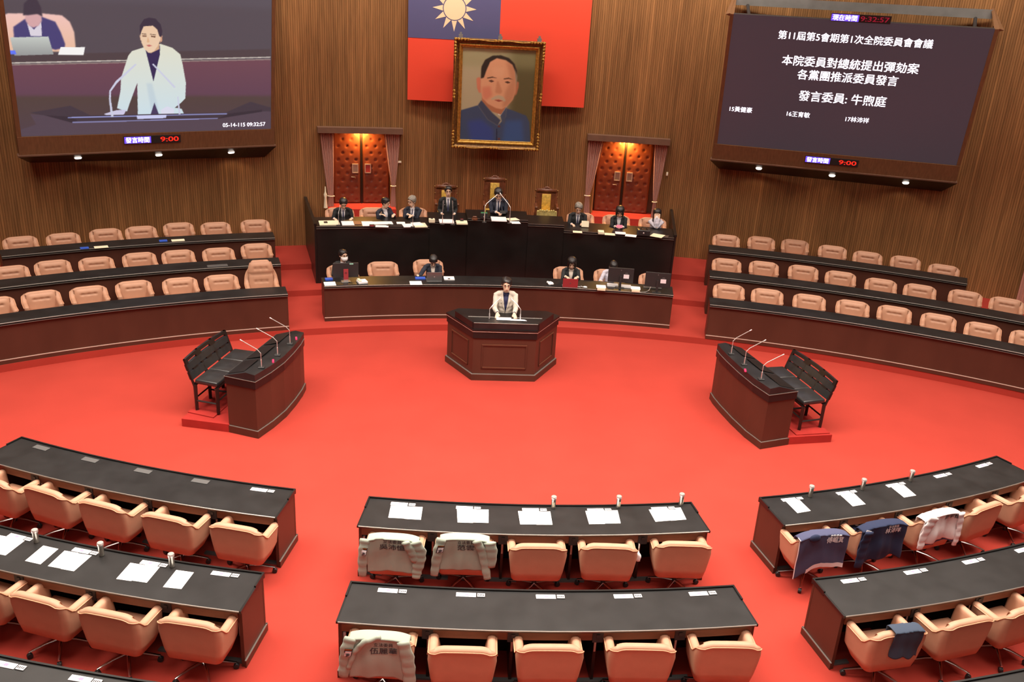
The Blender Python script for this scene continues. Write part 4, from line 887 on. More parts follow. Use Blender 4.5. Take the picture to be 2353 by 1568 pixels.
for side in range(4):
    L_=(PW,PH_,PW,PH_)[side]; n=int(L_/.075)
    for i in range(n):
        t=(i+.5)/n; e=min(abs(t-.5),abs(t-.0),abs(t-1)); big=(e<.05 or t<.16 or t>.84)
        if not big: continue
        c={0:(t*L_,.035),1:(PW-.035,t*L_),2:(t*L_,PH_-.035),3:(.035,t*L_)}[side]
        scroll(c[0],c[1],rr.choice((-1,1))*.035); ball(bm,pq(c[0],c[1],.125),.018,6)
o=obj('gilt_scrollwork',bm,M['gold'],pt,'all'); o['kind']='stuff'
for side in range(4):
    L_=(PW,PH_,PW,PH_)[side]; bm=NB(); pts=[]
    for i in range(31):
        t=.17+.66*i/30; w_=.035+.012*math.sin(t*PI*6); pts.append(tuple(pq(*{0:(t*L_,w_),1:(PW-w_,t*L_),2:(t*L_,PH_-w_),3:(w_,t*L_)}[side],.125)))
    tube(bm,pts,.009,tuple(pn),5); obj('wavy_beading',bm,M['gold'],pt,'all')
i0=.222
painted('canvas',portrait_img(),lambda u,v:(np.array(po)+np.array(pu)*(i0+u*(PW-2*i0))+np.array(pv)*(i0+v*(PH_-2*i0))+np.array(pn)*.045),mat_attr('oil_paint',0,.5),pt)
for t in (.07,.5,.93):
    bm=NB(); Mx=Matrix.Translation(pq(t*PW,PH_+.03,.06)); obox(bm,Mx,.10,.12,.10); obox(bm,Mx@Matrix.Translation((0,0,.07)),.05,.05,.06); obj('hanger_clip',bm,M['grey'],pt)
# screens ------------------------------------------------------------------
def screen(side,A,h,n,w_,Hs,label):
    root=empty('video_screen',label=label,cat='screen'); A=Vector(A); h=Vector(h); n=Vector(n).normalized(); up=n.cross(h); 
    if up.z<0: up=-up
    n0=Vector((h.y,-h.x,0)); 
    def q(u,v,d=0): return A+h*u+up*v+n*d
    def slab(name,u0,u1,v0,v1,d0,d1,m,par=root):
        bm=NB(); v=[bm.verts.new(q(u,vv,d)) for d in (d0,d1) for vv in (v0,v1) for u in (u0,u1)]
        for f in ((0,1,3,2),(4,6,7,5),(0,4,5,1),(2,3,7,6),(0,2,6,4),(1,5,7,3)): bm.faces.new([v[i] for i in f])
        bmesh.ops.recalc_face_normals(bm,faces=bm.faces[:]); return obj(name,bm,M[m] if isinstance(m,str) else m,par)
    slab('display_body',0,w_,0,Hs,-.12,-.002,'blk')
    for u0,u1 in ((-.085,0),(w_,w_+.085)): slab('case_side',u0,u1,-.40,Hs,-.28,.02,'wood')
    slab('case_fascia',-.085,w_+.085,-.40,-.004,-.10,.03,'wood')
    # ledge nosing and its sloping underside with lamps
    slab('ledge_nosing',-.12,w_+.12,-.43,-.40,-.10,.06,'trimwood')
    e=[A+h*(-.12)+up*(-.43)+n*.06,A+h*(w_+.12)+up*(-.43)+n*.06]
    wl=[]
    for s,p in ((1,e[0]),(-1,e[1])):
        p2=p+h*s*.28; d=Vector((p2.x-.5,p2.y-.7,0)); d.normalize(); b=Vector((.5,.7,0))+d*(RW-.01); wl.append(Vector((b.x,b.y,p.z-.30)))
    bm=NB(); top=[Vector((x.x,x.y,p.z)) for x,p in zip(wl,e)]
    v=[bm.verts.new(x) for x in (e[0],e[1],wl[1],wl[0],top[0],top[1])]
    for f in ((0,3,4),(1,5,2),(0,4,5,1)): bm.faces.new([v[i] for i in f])
    aa=[bm.verts.new(e[0].lerp(e[1],i/24)) for i in range(25)]; bb=[bm.verts.new(wl[0].lerp(wl[1],i/24)) for i in range(25)]
    for i in range(24): bm.faces.new((aa[i],aa[i+1],bb[i+1],bb[i]))
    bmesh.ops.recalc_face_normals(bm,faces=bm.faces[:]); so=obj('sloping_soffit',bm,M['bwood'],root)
    nn=(e[1]-e[0]).cross(wl[0]-e[0]).normalized()
    if nn.z>0: nn=-nn
    for t in (.2,.515,.82):
        c=e[0].lerp(e[1],t).lerp(wl[0].lerp(wl[1],t),.42)+nn*.02; hx=(e[1]-e[0]).normalized(); hy=nn.cross(hx)
        bm=NB(); a=[bm.verts.new(c+hx*.065*math.cos(k*PI/8)+hy*.065*math.sin(k*PI/8)+nn*.006) for k in range(16)]; b=[bm.verts.new(c+hx*.08*math.cos(k*PI/8)+hy*.08*math.sin(k*PI/8)-nn*.02) for k in range(16)]
        bm.faces.new(a)
        for k in range(16): bm.faces.new((a[k],a[(k+1)%16],b[(k+1)%16],b[k]))
        bmesh.ops.recalc_face_normals(bm,faces=bm.faces[:]); obj('soffit_lamp',bm,M['lamp'],so)
        l=bpy.data.lights.new('soffit_bulb','SPOT'); l.energy=4; l.color=(1,.75,.5); l.spot_size=rad(120); l.shadow_soft_size=.06; o=bpy.data.objects.new('soffit_bulb',l); C.objects.link(o); o.location=c+nn*.05; o.rotation_euler=Vector((0,0,-1)).to_track_quat('-Z','Y').to_euler(); o.parent=root
    # steel beam on the wall above with two raking brackets
    tb=[]
    for s,u in ((1,.06),(-1,w_-.10)):
        p=q(u,Hs); d=Vector((p.x-.5,p.y-.7,0)).normalized(); b=Vector((.5,.7,0))+d*(RW-.08); tb.append(Vector((b.x,b.y,p.z+.30)))
    hx=(tb[1]-tb[0]).normalized(); hn=Vector((hx.y,-hx.x,0)); bm=NB(); Mx=Matrix((( hx.x,hn.x,0,0),(hx.y,hn.y,0,0),(0,0,1,0),(0,0,0,1))); mid=(tb[0]+tb[1])/2+hn*.15
    obox(bm,Matrix.Translation(mid)@Mx,(tb[1]-tb[0]).length,.12,.20); obj('steel_beam',bm,M['grey'],root)
    for i,u in enumerate((-.09,w_+.09)):
        p=q(u,Hs-.02,.0); t_=tb[i]+Vector((0,0,.12))+hn*.1; bm=NB(); tube(bm,[t_,p],[(.04,.03),(.10,.03)],tuple(h),4,0); obj('raking_bracket',bm,M['wood'],root)
    for u in (.35,w_*.93): bm=NB(); tube(bm,[q(u,Hs-.05,-.1),tb[0].lerp(tb[1],(u-.06)/(w_-.16))+Vector((0,0,-.05))],.04,n=8); obj('tie_rod',bm,M['blk'],root)
    return root,q,slab,up,h,n
def tm(q,u,v,up,h,n,d): 
    p=q(u,v,d); return Matrix(((h.x,up.x,n.x,p.x),(h.y,up.y,n.y,p.y),(h.z,up.z,n.z,p.z),(0,0,0,1)))
def led(root,q,slab,up,h,n,u0,u1,v0,v1,chars,time,mt='ledred'):
    b=slab('led_board',u0,u1,v0,v1,.03,.05,'blk'); um=u0+(u1-u0)*.47
    slab('led_caption_field',u0+.01,um,v0+.012,v1-.012,.05,.053,'ledblue',b)
    text('caption_text',chars,(um-u0)*.88,tm(q,(u0+um)/2,(v0+v1)/2,up,h,n,.055),M['ledwhite'],b,height=(v1-v0)*.74,bold=.006)
    text('time_digits',time,(u1-um)*(.62 if len(time)<6 else .9),tm(q,(um+u1)/2+(.08 if len(time)<6 else 0),(v0+v1)/2,up,h,n,.055),M[mt],b,height=(v1-v0)*.62,bold=.01)
r1,q,slab,up,h,n=screen('L',(-10.358,19.722,3.47),(.8652,.5014,0),(.4952,-.8546,-.1564),5.43,3.12,'big left wall screen showing a man in a pale jacket speaking')
painted('picture',video_img(),lambda u,v:(np.array(q(0,0,.002))+np.array(h)*(u*5.43)+np.array(up)*(v*3.12)),mat_attr('video_picture',.95),r1)
text('date_stamp','05-14-115 09:32:57',1.03,tm(q,4.775,.125,up,h,n,.008),M['glow'],r1,bold=1)
led(r1,q,slab,up,h,n,2.03,3.27,-.235,-.06,'發言時間','9:00')
r2,q,slab,up,h,n=screen('R',(5.447,22.318,3.63),(.9497,-.3133,0),(-.3064,-.9289,-.2079),5.59,3.14,'big right wall screen with lines of white Chinese text on dark')
slab('text_field',.0,5.59,.0,3.14,-.002,.003,'screenblk',r2)
for s,u,v,w_ in (('第11屆第5會期第1次全院委員會會議',2.745,2.74,3.36),('本院委員對總統提出彈劾案',2.75,2.175,3.02),('各黨團推派委員發言',2.76,1.865,2.24),('發言委員: 牛煦庭',2.74,1.37,1.98),('15黃健豪',.46,.915,.54),('16王育敏',1.82,.91,.54),('17林沛祥',3.175,.895,.53)):
    text('text_line',s,w_,tm(q,u,v,up,h,n,.006),M['glow'],r2,bold=1)
led(r2,q,slab,up,h,n,2.16,3.41,-.255,-.085,'發言時間','9:00')
led(r2,q,slab,up,h,n,2.15,3.43,3.12,3.29,'現在時間','9:32:57','leddim')
# ---------------------------------------------------------------- things on the desks
def flat(name,x,y,w_,d,z,th,rz,m,label,cat,group=None,parts=None):
    bm=NB(); Mx=Matrix.Rotation(rz,4,'Z'); obox(bm,Matrix.Translation((0,0,th/2))@Matrix.Identity(4),w_,d,th)
    o=obj(name,bm,M[m]); o.location=(x,y,z); o.rotation_euler=(0,0,rz); tag(o,label,cat,group); return o
def quadsheet(pts,z,label,group):
    bm=NB(); cx=sum(p[0] for p in pts)/4; cy=sum(p[1] for p in pts)/4; prism(bm,[(x-cx,y-cy) for x,y in pts],0,.0015); o=obj('paper_sheet',bm,M['paper']); o.location=(cx,cy,z); tag(o,label,'paper',group)
def lerp2(a,b,t): return (a[0]+(b[0]-a[0])*t,a[1]+(b[1]-a[1])*t)
PAIR={'M1':[[[-1.76,9.73],[-1.36,9.71],[-1.37,9.42],[-1.77,9.45]],[[-.93,9.67],[-.53,9.66],[-.54,9.36],[-.92,9.37]],[[-.16,9.65],[.25,9.66],[.25,9.36],[-.15,9.35]],[[.7,9.68],[1.12,9.7],[1.11,9.4],[.71,9.38]],[[1.53,9.74],[1.96,9.81],[1.97,9.53],[1.56,9.46]]],
'L2':[[[-6.22,8.97],[-5.82,8.86],[-5.9,8.57],[-6.3,8.68]],None,[[-5.31,8.67],[-4.98,8.59],[-5.06,8.3],[-5.37,8.38]],[[-4.52,8.46],[-4.18,8.38],[-4.23,8.1],[-4.57,8.17]]]}
SING={'R1':[[[3.42,10.02],[3.62,10.08],[3.68,9.78],[3.48,9.72]],[[4.24,10.22],[4.45,10.3],[4.5,9.97],[4.3,9.91]],[[5.06,10.45],[5.27,10.54],[5.32,10.22],[5.12,10.16]]],
'L2':[[[-5.58,8.76],[-5.39,8.7],[-5.46,8.41],[-5.65,8.47]],[[-3.99,8.34],[-3.79,8.3],[-3.84,8.01],[-4.04,8.04]]]}
zt=.7605
for k,l in PAIR.items():
    for i,q in enumerate(l):
        if q is None: continue
        where={'M1':'centre front desk, %s seat from left'%ORD[i],'L2':'left block second desk, %s pair from outer end'%ORD[max(0,i-1) if i else 0]}[k]
        m0,m1=lerp2(q[0],q[1],.5),lerp2(q[3],q[2],.5); sh=(-.006,.008)[i%2]
        quadsheet([q[0],m0,m1,q[3]],zt,'left sheet of the white pair, '+where,'white sheets laid out on the seating desks')
        quadsheet([(m0[0],m0[1]+sh),(q[1][0],q[1][1]+sh),(q[2][0],q[2][1]+sh),(m1[0],m1[1]+sh)],zt+.0016*(i%2),'right sheet of the white pair, '+where,'white sheets laid out on the seating desks')
for k,l in SING.items():
    for i,q in enumerate(l):
        where={'R1':'front desk of the right block, %s from the aisle'%ORD[i],'L2':('second desk of the left block, between two paired sets','second desk of the left block, nearest the aisle')[i%2]}[k]
        quadsheet(q,zt,'single white sheet on the '+where,'white sheets laid out on the seating desks')
def nameplate(R,a,label,grey=False):
    x,y=PP('F',R,a); root=empty('nameplate' if not grey else 'cover_plate',(x,y,zt),rad(a),label,'nameplate' if not grey else 'plate','nameplates along the front edge of the seating desks' if not grey else 'grey cover plates on the left front desk')
    if grey:
        bm=NB(); box(bm,-.115,.115,-.045,.045,0,.008); bevel(bm,.003,1); obj('cover',bm,M['greyplate'],root); return
    bm=NB(); box(bm,-.17,.045,-.035,.035,0,.008); bevel(bm,.003,1); p=obj('name_panel',bm,M['plate'],root)
    bm=NB(); box(bm,-.075,-.035,-.016,.016,.008,.0095); obj('pink_mark',bm,M['pink'],p)
    bm=NB(); [box(bm,-.022+i*.013,-.022+i*.013+.010,-.016,.010,.008,.0095) for i in range(5)]; o=obj('small_print',bm,M['lilac'],p); o['kind']='stuff'
    bm=NB(); box(bm,-.155,-.07,-.004,.002,.008,.0092); obj('faint_line',bm,M['pink'],p)
    bm=NB(); box(bm,.055,.145,-.032,.032,0,.008); bevel(bm,.002,1); t=obj('seat_tag_frame',bm,M['greyplate'],root)
    bm=NB(); box(bm,.060,.140,-.027,.027,.008,.0092); obj('seat_tag',bm,M['plate'],t); bm=NB(); [box(bm,.066+i*.018,.066+i*.018+.010,-.013-.004*(i%2),.013,.0092,.0102) for i in range(4)]; o=obj('tag_figures',bm,M['ink'],t); o['kind']='stuff'
for k,l in PL.items():
    if k=='R3': continue
    for i,a in enumerate(l):
        if k=='L3' and not -16<a<-11: continue
        if k in('L2','L3') and a<-19: continue
        grey=(k=='L1' and i<4); blk=BN[k[0]]; row=RN[k[1]]
        if k=='L3': pos='%s from left'%ORD[0 if a<-13 else 1]
        else:
            n=len(l); pos=('nearest the aisle' if i==n-1 else '%s from the aisle'%ORD[n-1-i]) if k[0]=='L' else (('nearest the aisle' if i==0 else '%s from the aisle'%ORD[i]) if k[0]=='R' else '%s of five from the left'%ORD[i])
        R={'1':16.82,'2':18.555,'3':20.295}[k[1]]
        nameplate(R,a,('grey blank cover plate' if grey else 'white nameplate')+' on the %s desk of the %s block, %s'%(row,blk,pos),grey)
BT=[[.295,9.738],[1.137,9.777],[1.976,9.867],[3.801,10.135],[4.614,10.344],[5.425,10.608],[-5.68,8.821],[-4.875,8.59],[-4.052,8.4]]
BL=['steel tumbler on the centre front desk, behind the third seat','steel tumbler on the centre front desk, behind the fourth seat','steel tumbler on the centre front desk, behind the rightmost seat','steel tumbler on the right block front desk, nearest the aisle','steel tumbler on the right block front desk, middle of three','steel tumbler on the right block front desk, farthest from the aisle','steel tumbler on the left block second desk, farthest from the aisle','steel tumbler on the left block second desk, middle of three','steel tumbler on the left block second desk, nearest the aisle']
def tumbler():
    r=empty('tumbler'); bm=NB(); lathe(bm,[(.024,0),(.028,.004),(.031,.13),(.031,.134)],20); obj('tumbler_body',bm,M['steel'],r,True)
    bm=NB(); lathe(bm,[(.034,.134),(.036,.14),(.036,.166),(.031,.172),(.012,.172)],20); obj('tumbler_lid',bm,M['silver'],r,True)
    bm=NB(); 
    for i in range(7):
        a=-PI/2-.5+i/6; a2=a+1/6.; 
        if i<6: v=[bm.verts.new((.0315*math.cos(q)*(.94+.06*z/.1),.0315*math.sin(q)*(.94+.06*z/.1),z)) for q,z in ((a,.03),(a2,.03),(a2,.10),(a,.10))]; bm.faces.new(v)
    obj('tumbler_label',bm,M['cream'],r,True); return r
tb0=tumbler(); regtree(tb0)
for i,((x,y),l) in enumerate(zip(BT,BL)):
    t=tb0 if i==0 else copy_tree(tb0); t.location=(x,y,zt); t.rotation_euler=(0,0,i*.5); tag(t,l,'tumbler','steel tumblers on the seating desks')

# rostrum and clerks desk clutter -----------------------------------------
zw=1.661; zm=1.791; zc=1.881; zk=.931
def fb(x,y): return -math.atan2(x-.5,y-.7)
def it(name,x,y,w_,d,z,th,m,label,cat,rz=0): return flat(name,x,y,w_,d,z,th,fb(x,y)+rz,m,label,cat)
it('folder',-4.0,20.42,.46,.40,zw,.02,'cream','thick cream folder before the leftmost official on the rostrum','folder')
it('paper_stack',-3.58,20.48,.28,.38,zw,.012,'paper','white papers before the leftmost official, right of his folder','paper')
it('mobile_phone',-4.08,20.42,.08,.15,zw+.02,.01,'blk','black phone lying on the cream folder','phone')
it('book',-3.36,20.52,.17,.3,zw,.02,'brownbook','brown closed book between the first two officials on the left wing','book')
it('paper_stack',-3.12,20.5,.26,.42,zw,.014,'paper','white paper pile beside the brown book on the left rostrum wing','paper')
it('paper_stack',-2.78,20.64,.46,.26,zw,.010,'paper','loose white papers before the man looking right','paper',.05)
it('booklet',-2.77,20.32,.3,.16,zw,.012,'paper','white booklet at the front edge of the left rostrum wing','booklet',-.1)
it('mobile_phone',-2.62,20.43,.07,.13,zw+.012,.01,'blk','black phone near the white booklet on the left wing','phone',-.5)
it('paper_sheet',-2.36,20.72,.2,.2,zw,.006,'paper','small white sheet left of the grey-haired man','paper')
it('paper_stack',-2.18,20.48,.24,.3,zw,.014,'paper','white papers before the grey-haired man','paper',.1)
it('folder',-1.9,20.55,.30,.38,zw,.018,'cream','cream folder at the inner end of the left rostrum wing','folder',.1)
it('paper_sheet',-1.97,20.62,.24,.3,zw+.018,.004,'paper','white sheet across the inner cream folder','paper',.25)
bx=empty('card_stand',(-3.0,20.28,zw),fb(-3,20.28),'small dark card stand at the front edge of the left wing','stand')
bm=NB(); box(bm,-.055,.055,-.03,.03,0,.05); bevel(bm,.004,1); obj('stand_body',bm,M['blk'],bx); bm=NB(); box(bm,-.045,.045,-.032,-.03,.01,.042); obj('card',bm,M['redsticker'],bx)
gooseneck((-3.76,20.25,zw),(-3.76,20.25,zw+.16),(-3.76,20.3,zw+.3),(-3.74,20.42,zw+.44),'thin microphone before the leftmost official on the rostrum',.005)
gooseneck((-2.06,20.36,zw),(-2.06,20.36,zw+.2),(-2.06,20.4,zw+.36),(-2.06,20.46,zw+.5),'thin upright microphone before the grey-haired man',.005)
# raised left-centre desk
it('paper_stack',-1.28,20.5,.34,.34,zm,.02,'paper','pink-tinted papers before the upright seated man beside the centre','paper')
it('card',-.92,20.42,.26,.30,zm,.03,'cream','cream placard block right of the upright man\'s papers','placard')
cu=empty('name_block',(-.92,20.52,zm+.03),fb(-.9,20.5),'small dark stamp block on the cream placard','stamp'); bm=NB(); box(bm,-.04,.04,-.03,.03,0,.04); bevel(bm,.005,1); obj('block',bm,M['blk'],cu); bm=NB(); box(bm,-.03,.03,-.02,.02,.04,.045); obj('block_top',bm,M['redsticker'],cu)
wb=empty('tissue_box',(-1.62,20.4,zm),fb(-1.6,20.4),'small white box at the left end of the raised left-centre desk','box'); bm=NB(); box(bm,-.07,.07,-.06,.06,0,.08); bevel(bm,.005,1); obj('box_body',bm,M['cream'],wb); bm=NB(); ball(bm,(0,0,.08),(.03,.02,.02),8); obj('box_opening',bm,M['blk'],wb,'all')
gooseneck((-1.37,20.22,zm),(-1.37,20.22,zm+.3),(-1.365,20.24,zm+.4),(-1.36,20.28,zm+.55),'left straight microphone before the upright seated man',.0065)
gooseneck((-1.13,20.22,zm),(-1.13,20.22,zm+.3),(-1.14,20.24,zm+.4),(-1.15,20.28,zm+.55),'right straight microphone before the upright seated man',.0065)
# centre
it('paper_stack',-.05,20.55,.36,.4,zc,.02,'paper','white papers under the presiding man\'s hands','paper')
it('paper_sheet',.28,20.62,.28,.24,zc,.006,'cream','cream sheet right of the presiding man\'s papers','paper',.4)
it('paper_sheet',.32,20.30,.24,.22,zc,.006,'paper','white sheet at the right front corner of the centre desk','paper',.12)
g=empty('gavel_block',(-.62,20.42,zc),0,'round dark wooden gavel block on the centre desk','gavel'); bm=NB(); lathe(bm,[(.07,0),(.075,.02),(.065,.045),(.045,.05)],20); obj('block',bm,M['rosewood'],g,True); bm=NB(); tube(bm,[(-.04,0,.07),(.04,0,.07)],.022,n=10); obj('gavel_head',bm,M['rosewood'],g,True)
g=empty('desk_clock',(-.40,20.62,zc),fb(-.4,20.6),'black desk set with green top and small gold flagstaff, left of the presiding man','desk set'); bm=NB(); box(bm,-.085,.085,-.06,.06,0,.13); bevel(bm,.01,2); obj('case',bm,M['blk'],g); bm=NB(); box(bm,-.075,.075,-.05,.05,.13,.137); obj('green_top',bm,mat('green_felt',(.03,.2,.08),.8),g); bm=NB(); tube(bm,[(.03,.03,.13),(.03,.03,.30)],.010,n=6); obj('flagstaff',bm,M['gild'],g); bm=NB(); ball(bm,(0,-.062,.05),(.02,.006,.02),8); obj('dial',bm,M['silver'],g,'all')
gooseneck((-.40,20.2,zc),(-.40,20.2,zc+.38),(-.36,20.25,zc+.44),(-.12,20.4,zc+.62),'left angled microphone before the presiding man',.0085)
gooseneck((.19,20.2,zc),(.19,20.2,zc+.38),(.15,20.25,zc+.44),(-.06,20.42,zc+.66),'right angled microphone before the presiding man',.0085)
# right wing
it('paper_sheet',1.84,20.52,.22,.18,zw,.006,'cream','cream sheet before the man reading on the right wing','paper')
it('card_case',2.40,20.5,.14,.22,zw,.05,'cream','cream box beside the reading man on the right wing','box')
it('paper_sheet',2.60,20.42,.25,.2,zw,.006,'cream','cream sheet left of the bob-haired woman','paper')
it('paper_stack',2.88,20.55,.25,.2,zw,.014,'paper','white papers under the bob-haired woman\'s phone','paper')
it('paper_sheet',3.10,20.36,.26,.22,zw,.006,'paper','white sheet at the front edge below the bob-haired woman','paper',-.15)
bg=empty('handbag',(3.42,20.5,zw),fb(3.4,20.5),'black bag lying on the right rostrum wing between the two women','bag'); bm=NB(); box(bm,-.15,.15,-.13,.13,0,.14); bmesh.ops.subdivide_edges(bm,edges=bm.edges[:],cuts=3,use_grid_fill=True)
for v in bm.verts: v.co*=1+.06*math.sin(v.co.x*40+v.co.y*30)
bevel(bm,.012,2); obj('bag_body',bm,M['bleather'],bg,'all'); bm=NB(); tube(bm,[(-.09,-.05,.13),(-.05,-.08,.19),(.05,-.08,.19),(.09,-.05,.13)],.01,n=6); obj('bag_handle',bm,M['blk'],bg,True); bm=NB(); ball(bm,(0,-.135,.07),(.02,.006,.02),8); obj('clasp',bm,M['silver'],bg,'all')
it('paper_sheet',3.76,20.46,.3,.32,zw,.006,'cream','cream sheet before the woman in white','paper',-.35)
it('mobile_phone',3.98,20.42,.08,.13,zw,.012,'steel','phone at the right end of the right rostrum wing','phone',-.3)
# clerks desk
it('paper_sheet',-3.68,18.12,.24,.26,zk,.005,'paper','white sheet at the left end of the clerks desk','paper')
it('box_blue',-3.74,18.40,.16,.12,zk,.03,'bluefold','small blue packet behind the leftmost white sheet, clerks desk','packet')
def monitor(x,y,w_,hgt,zb_,label,sticker,col='blk'):
    r=empty('monitor',(x,y,zk),fb(x,y),label,'monitor','flat monitors on the clerks desk')
    bm=NB(); box(bm,-.10,.10,-.08,.08,0,.012); bevel(bm,.004,1); obj('stand_foot',bm,M['blk' if sticker!='red' else 'laptop'],r)
    bm=NB(); box(bm,-.025 if sticker!='red' else -.045,.025 if sticker!='red' else .045,-.06,-.035,.01,.28); obj('stand_neck',bm,M['blk'],r)
    bm=NB(); box(bm,-w_/2,w_/2,-.035,.0,zb_,zb_+hgt); bevel(bm,.008,2); p=obj('panel_housing',bm,M[col],r)
    bm=NB(); box(bm,-w_/2+.01,w_/2-.01,.0,.003,zb_+.01,zb_+hgt-.01); obj('screen_glass',bm,M['glass'],r)
    if sticker=='red':
        bm=NB(); box(bm,-.05,.05,-.064,-.060,.06,.30); obj('red_sticker',bm,M['redsticker'],r); bm=NB(); box(bm,-.05,.05,-.068,-.06,.01,.06); obj('white_sticker',bm,M['silver'],r)
        bm=NB(); box(bm,.08,.16,-.038,-.035,zb_+hgt-.035,zb_+hgt-.005); obj('teal_tab',bm,M['teal'],r)
        bm=NB(); 
        for i in range(12):
            a=2*PI*i/12; obox(bm,Matrix.Translation((.018*math.cos(a),-.0655,.21+.018*math.sin(a))),.008,.003,.008)
        o=obj('round_emblem',bm,M['blk'],r); o['kind']='stuff'
    else:
        bm=NB(); box(bm,.06,.18,-.039,-.035,zb_+.10,zb_+.19); obj('white_label',bm,M['plate'],r)
        bm=NB(); 
        for i in range(5): box(bm,.08+i*.004,.16-i*.004,-.038,-.035,zb_+.197+i*.008,zb_+.201+i*.008)
        o=obj('speaker_slots',bm,M['greyplate'],r); o['kind']='stuff'
        bm=NB(); lathe(bm,[(.012,0),(.012,.004)],12,Matrix.Translation((0,-.035,zb_+hgt-.05))@Matrix.Rotation(PI/2,4,'X')); obj('back_emblem',bm,M['greyplate'],r)
    return r
monitor(-3.37,18.32,.54,.32,.10,'flat monitor seen from behind with a red sticker on its stand, before the masked man','red')
monitor(2.60,18.56,.56,.33,.13,'left of two black monitors seen from behind on the right of the clerks desk','w')
monitor(3.38,18.34,.55,.33,.12,'rightmost black monitor seen from behind on the clerks desk','w')
def laptop(x,y,m,label):
    r=empty('laptop',(x,y,zk),fb(x,y),label,'laptop'); bm=NB(); box(bm,-.165,.165,-.115,.115,0,.016); bevel(bm,.003,1); obj('keyboard_base',bm,M['laptop'],r)
    Mx=Matrix.Translation((0,-.10,.016))@Matrix.Rotation(rad(-14) if False else rad(14),4,'X'); bm=NB(); obox(bm,Mx@Matrix.Translation((0,-.0,.11)),.33,.010,.22); lid=obj('lid',bm,M[m],r)
    bm=NB(); lathe(bm,[(.014,0),(.014,.002)],14,Mx@Matrix.Translation((0,-.006,.11))@Matrix.Rotation(PI/2,4,'X')); obj('lid_emblem',bm,M['silver'] if m=='laptop' else M['greyplate'],lid); return r
laptop(-1.50,18.62,'laptop','open grey laptop before the clerk with bowed head'); laptop(1.48,18.50,'redsticker','open red laptop before the woman in a black blazer')
dv=empty('desk_phone',(-3.02,18.28,zk),fb(-3,18.3)+.2,'white desk telephone right of the monitor with the red sticker','telephone'); bm=NB(); box(bm,-.10,.10,-.10,.10,0,.05); bevel(bm,.01,2); obj('phone_body',bm,M['paper'],dv); bm=NB(); box(bm,-.09,-.03,-.09,.09,.05,.08); bevel(bm,.012,2); obj('handset',bm,M['cream'],dv); bm=NB(); tube(bm,[(-.12,.05,.02),(-.2,.02,.012),(-.26,.08,.012),(-.32,.02,.012)],.006,n=5); obj('cord',bm,M['blk'],dv)
it('paper_sheet',-1.88,18.38,.26,.26,zk,.005,'paper','white sheet left of the grey laptop on the clerks desk','paper')
it('folder',-1.80,18.72,.22,.14,zk,.02,'bluefold','blue folder under the clerk\'s hand, left of the grey laptop','folder')
it('paper_stack',-1.17,18.78,.23,.22,zk,.02,'paper','white note block right of the grey laptop','paper')
it('mobile_phone',-1.17,18.70,.05,.04,zk+.02,.01,'blk','small black clip on the white note block','clip')
ts=empty('crumpled_tissue',(1.07,18.58,zk),0,'crumpled white cloth on the clerks desk left of the red laptop','tissue'); bm=NB(); ball(bm,(0,0,.03),(.07,.05,.035),12); ball(bm,(-.03,.05,.04),(.06,.04,.03),10)
for v in bm.verts: v.co+=Vector((math.sin(v.co.y*90),math.cos(v.co.x*80),math.sin(v.co.x*70)))*.008
for v in bm.verts: v.co.z=max(0,v.co.z)
obj('tissue_fold',bm,M['paper'],ts,'all')
ms=empty('computer_mouse',(1.82,18.48,zk),-.3,'white mouse with curled cable right of the red laptop','mouse'); bm=NB(); ball(bm,(0,0,.012),(.05,.03,.02),12); obj('mouse_body',bm,M['paper'],ms,'all'); bm=NB(); tube(bm,[(-.05,0,.008),(-.1,.04,.008),(-.13,0,.008),(-.10,-.03,.008),(-.16,-.02,.008)],.006,n=5); obj('mouse_cable',bm,M['paper'],ms,True)
for x,y,l in ((2.16,18.38,'white stacked note boxes left of the middle black monitor'),(2.92,18.36,'white stacked note boxes between the two black monitors')):
    r=empty('note_boxes',(x,y,zk),fb(x,y),l,'box'); bm=NB(); box(bm,-.09,.09,-.09,.09,0,.05); bevel(bm,.004,1); obj('lower_box',bm,M['cream'],r); bm=NB(); box(bm,-.11,.10,-.08,.10,.05,.075); bevel(bm,.006,1); obj('upper_pad',bm,M['paper'],r)
it('paper_tray',2.46,18.68,.24,.12,zk,.04,'paper','white tray half hidden left under the middle black monitor','tray'); it('paper_tray',2.74,18.62,.24,.12,zk,.04,'paper','white tray half hidden right under the middle black monitor','tray')
cb=empty('monitor_cable',(0,0,0),0,'pale cable looping under the rightmost black monitor','cable'); bm=NB(); tube(bm,[(3.26,18.42,1.02),(3.22,18.36,.96),(3.14,18.3,.938),(3.0,18.27,.938),(2.9,18.3,.938)],.007,n=6); obj('cable_run',bm,M['silver'],cb,True)
it('keyboard',3.35,18.62,.40,.13,zk,.015,'greyplate','dark keyboard behind the rightmost monitor','keyboard')
# back rows
it('packet',-9.10,19.16,.17,.14,1.2105,.015,'bluefold','blue packet on the rearmost left desk, farther from the rostrum','packet'); it('folder',-8.80,19.30,.28,.17,1.2105,.008,'cream','cream folder on the rearmost left desk, farther from the rostrum','folder')
it('packet',-7.68,19.98,.17,.14,1.2105,.015,'bluefold','blue packet on the rearmost left desk, nearer the rostrum','packet'); it('folder',-7.38,20.08,.28,.17,1.2105,.008,'cream','cream folder on the rearmost left desk, nearer the rostrum','folder')
it('placard',-6.15,18.68,.42,.16,1.0705,.006,'greyplate','dark grey plate on the middle left desk of the back rows','plate')
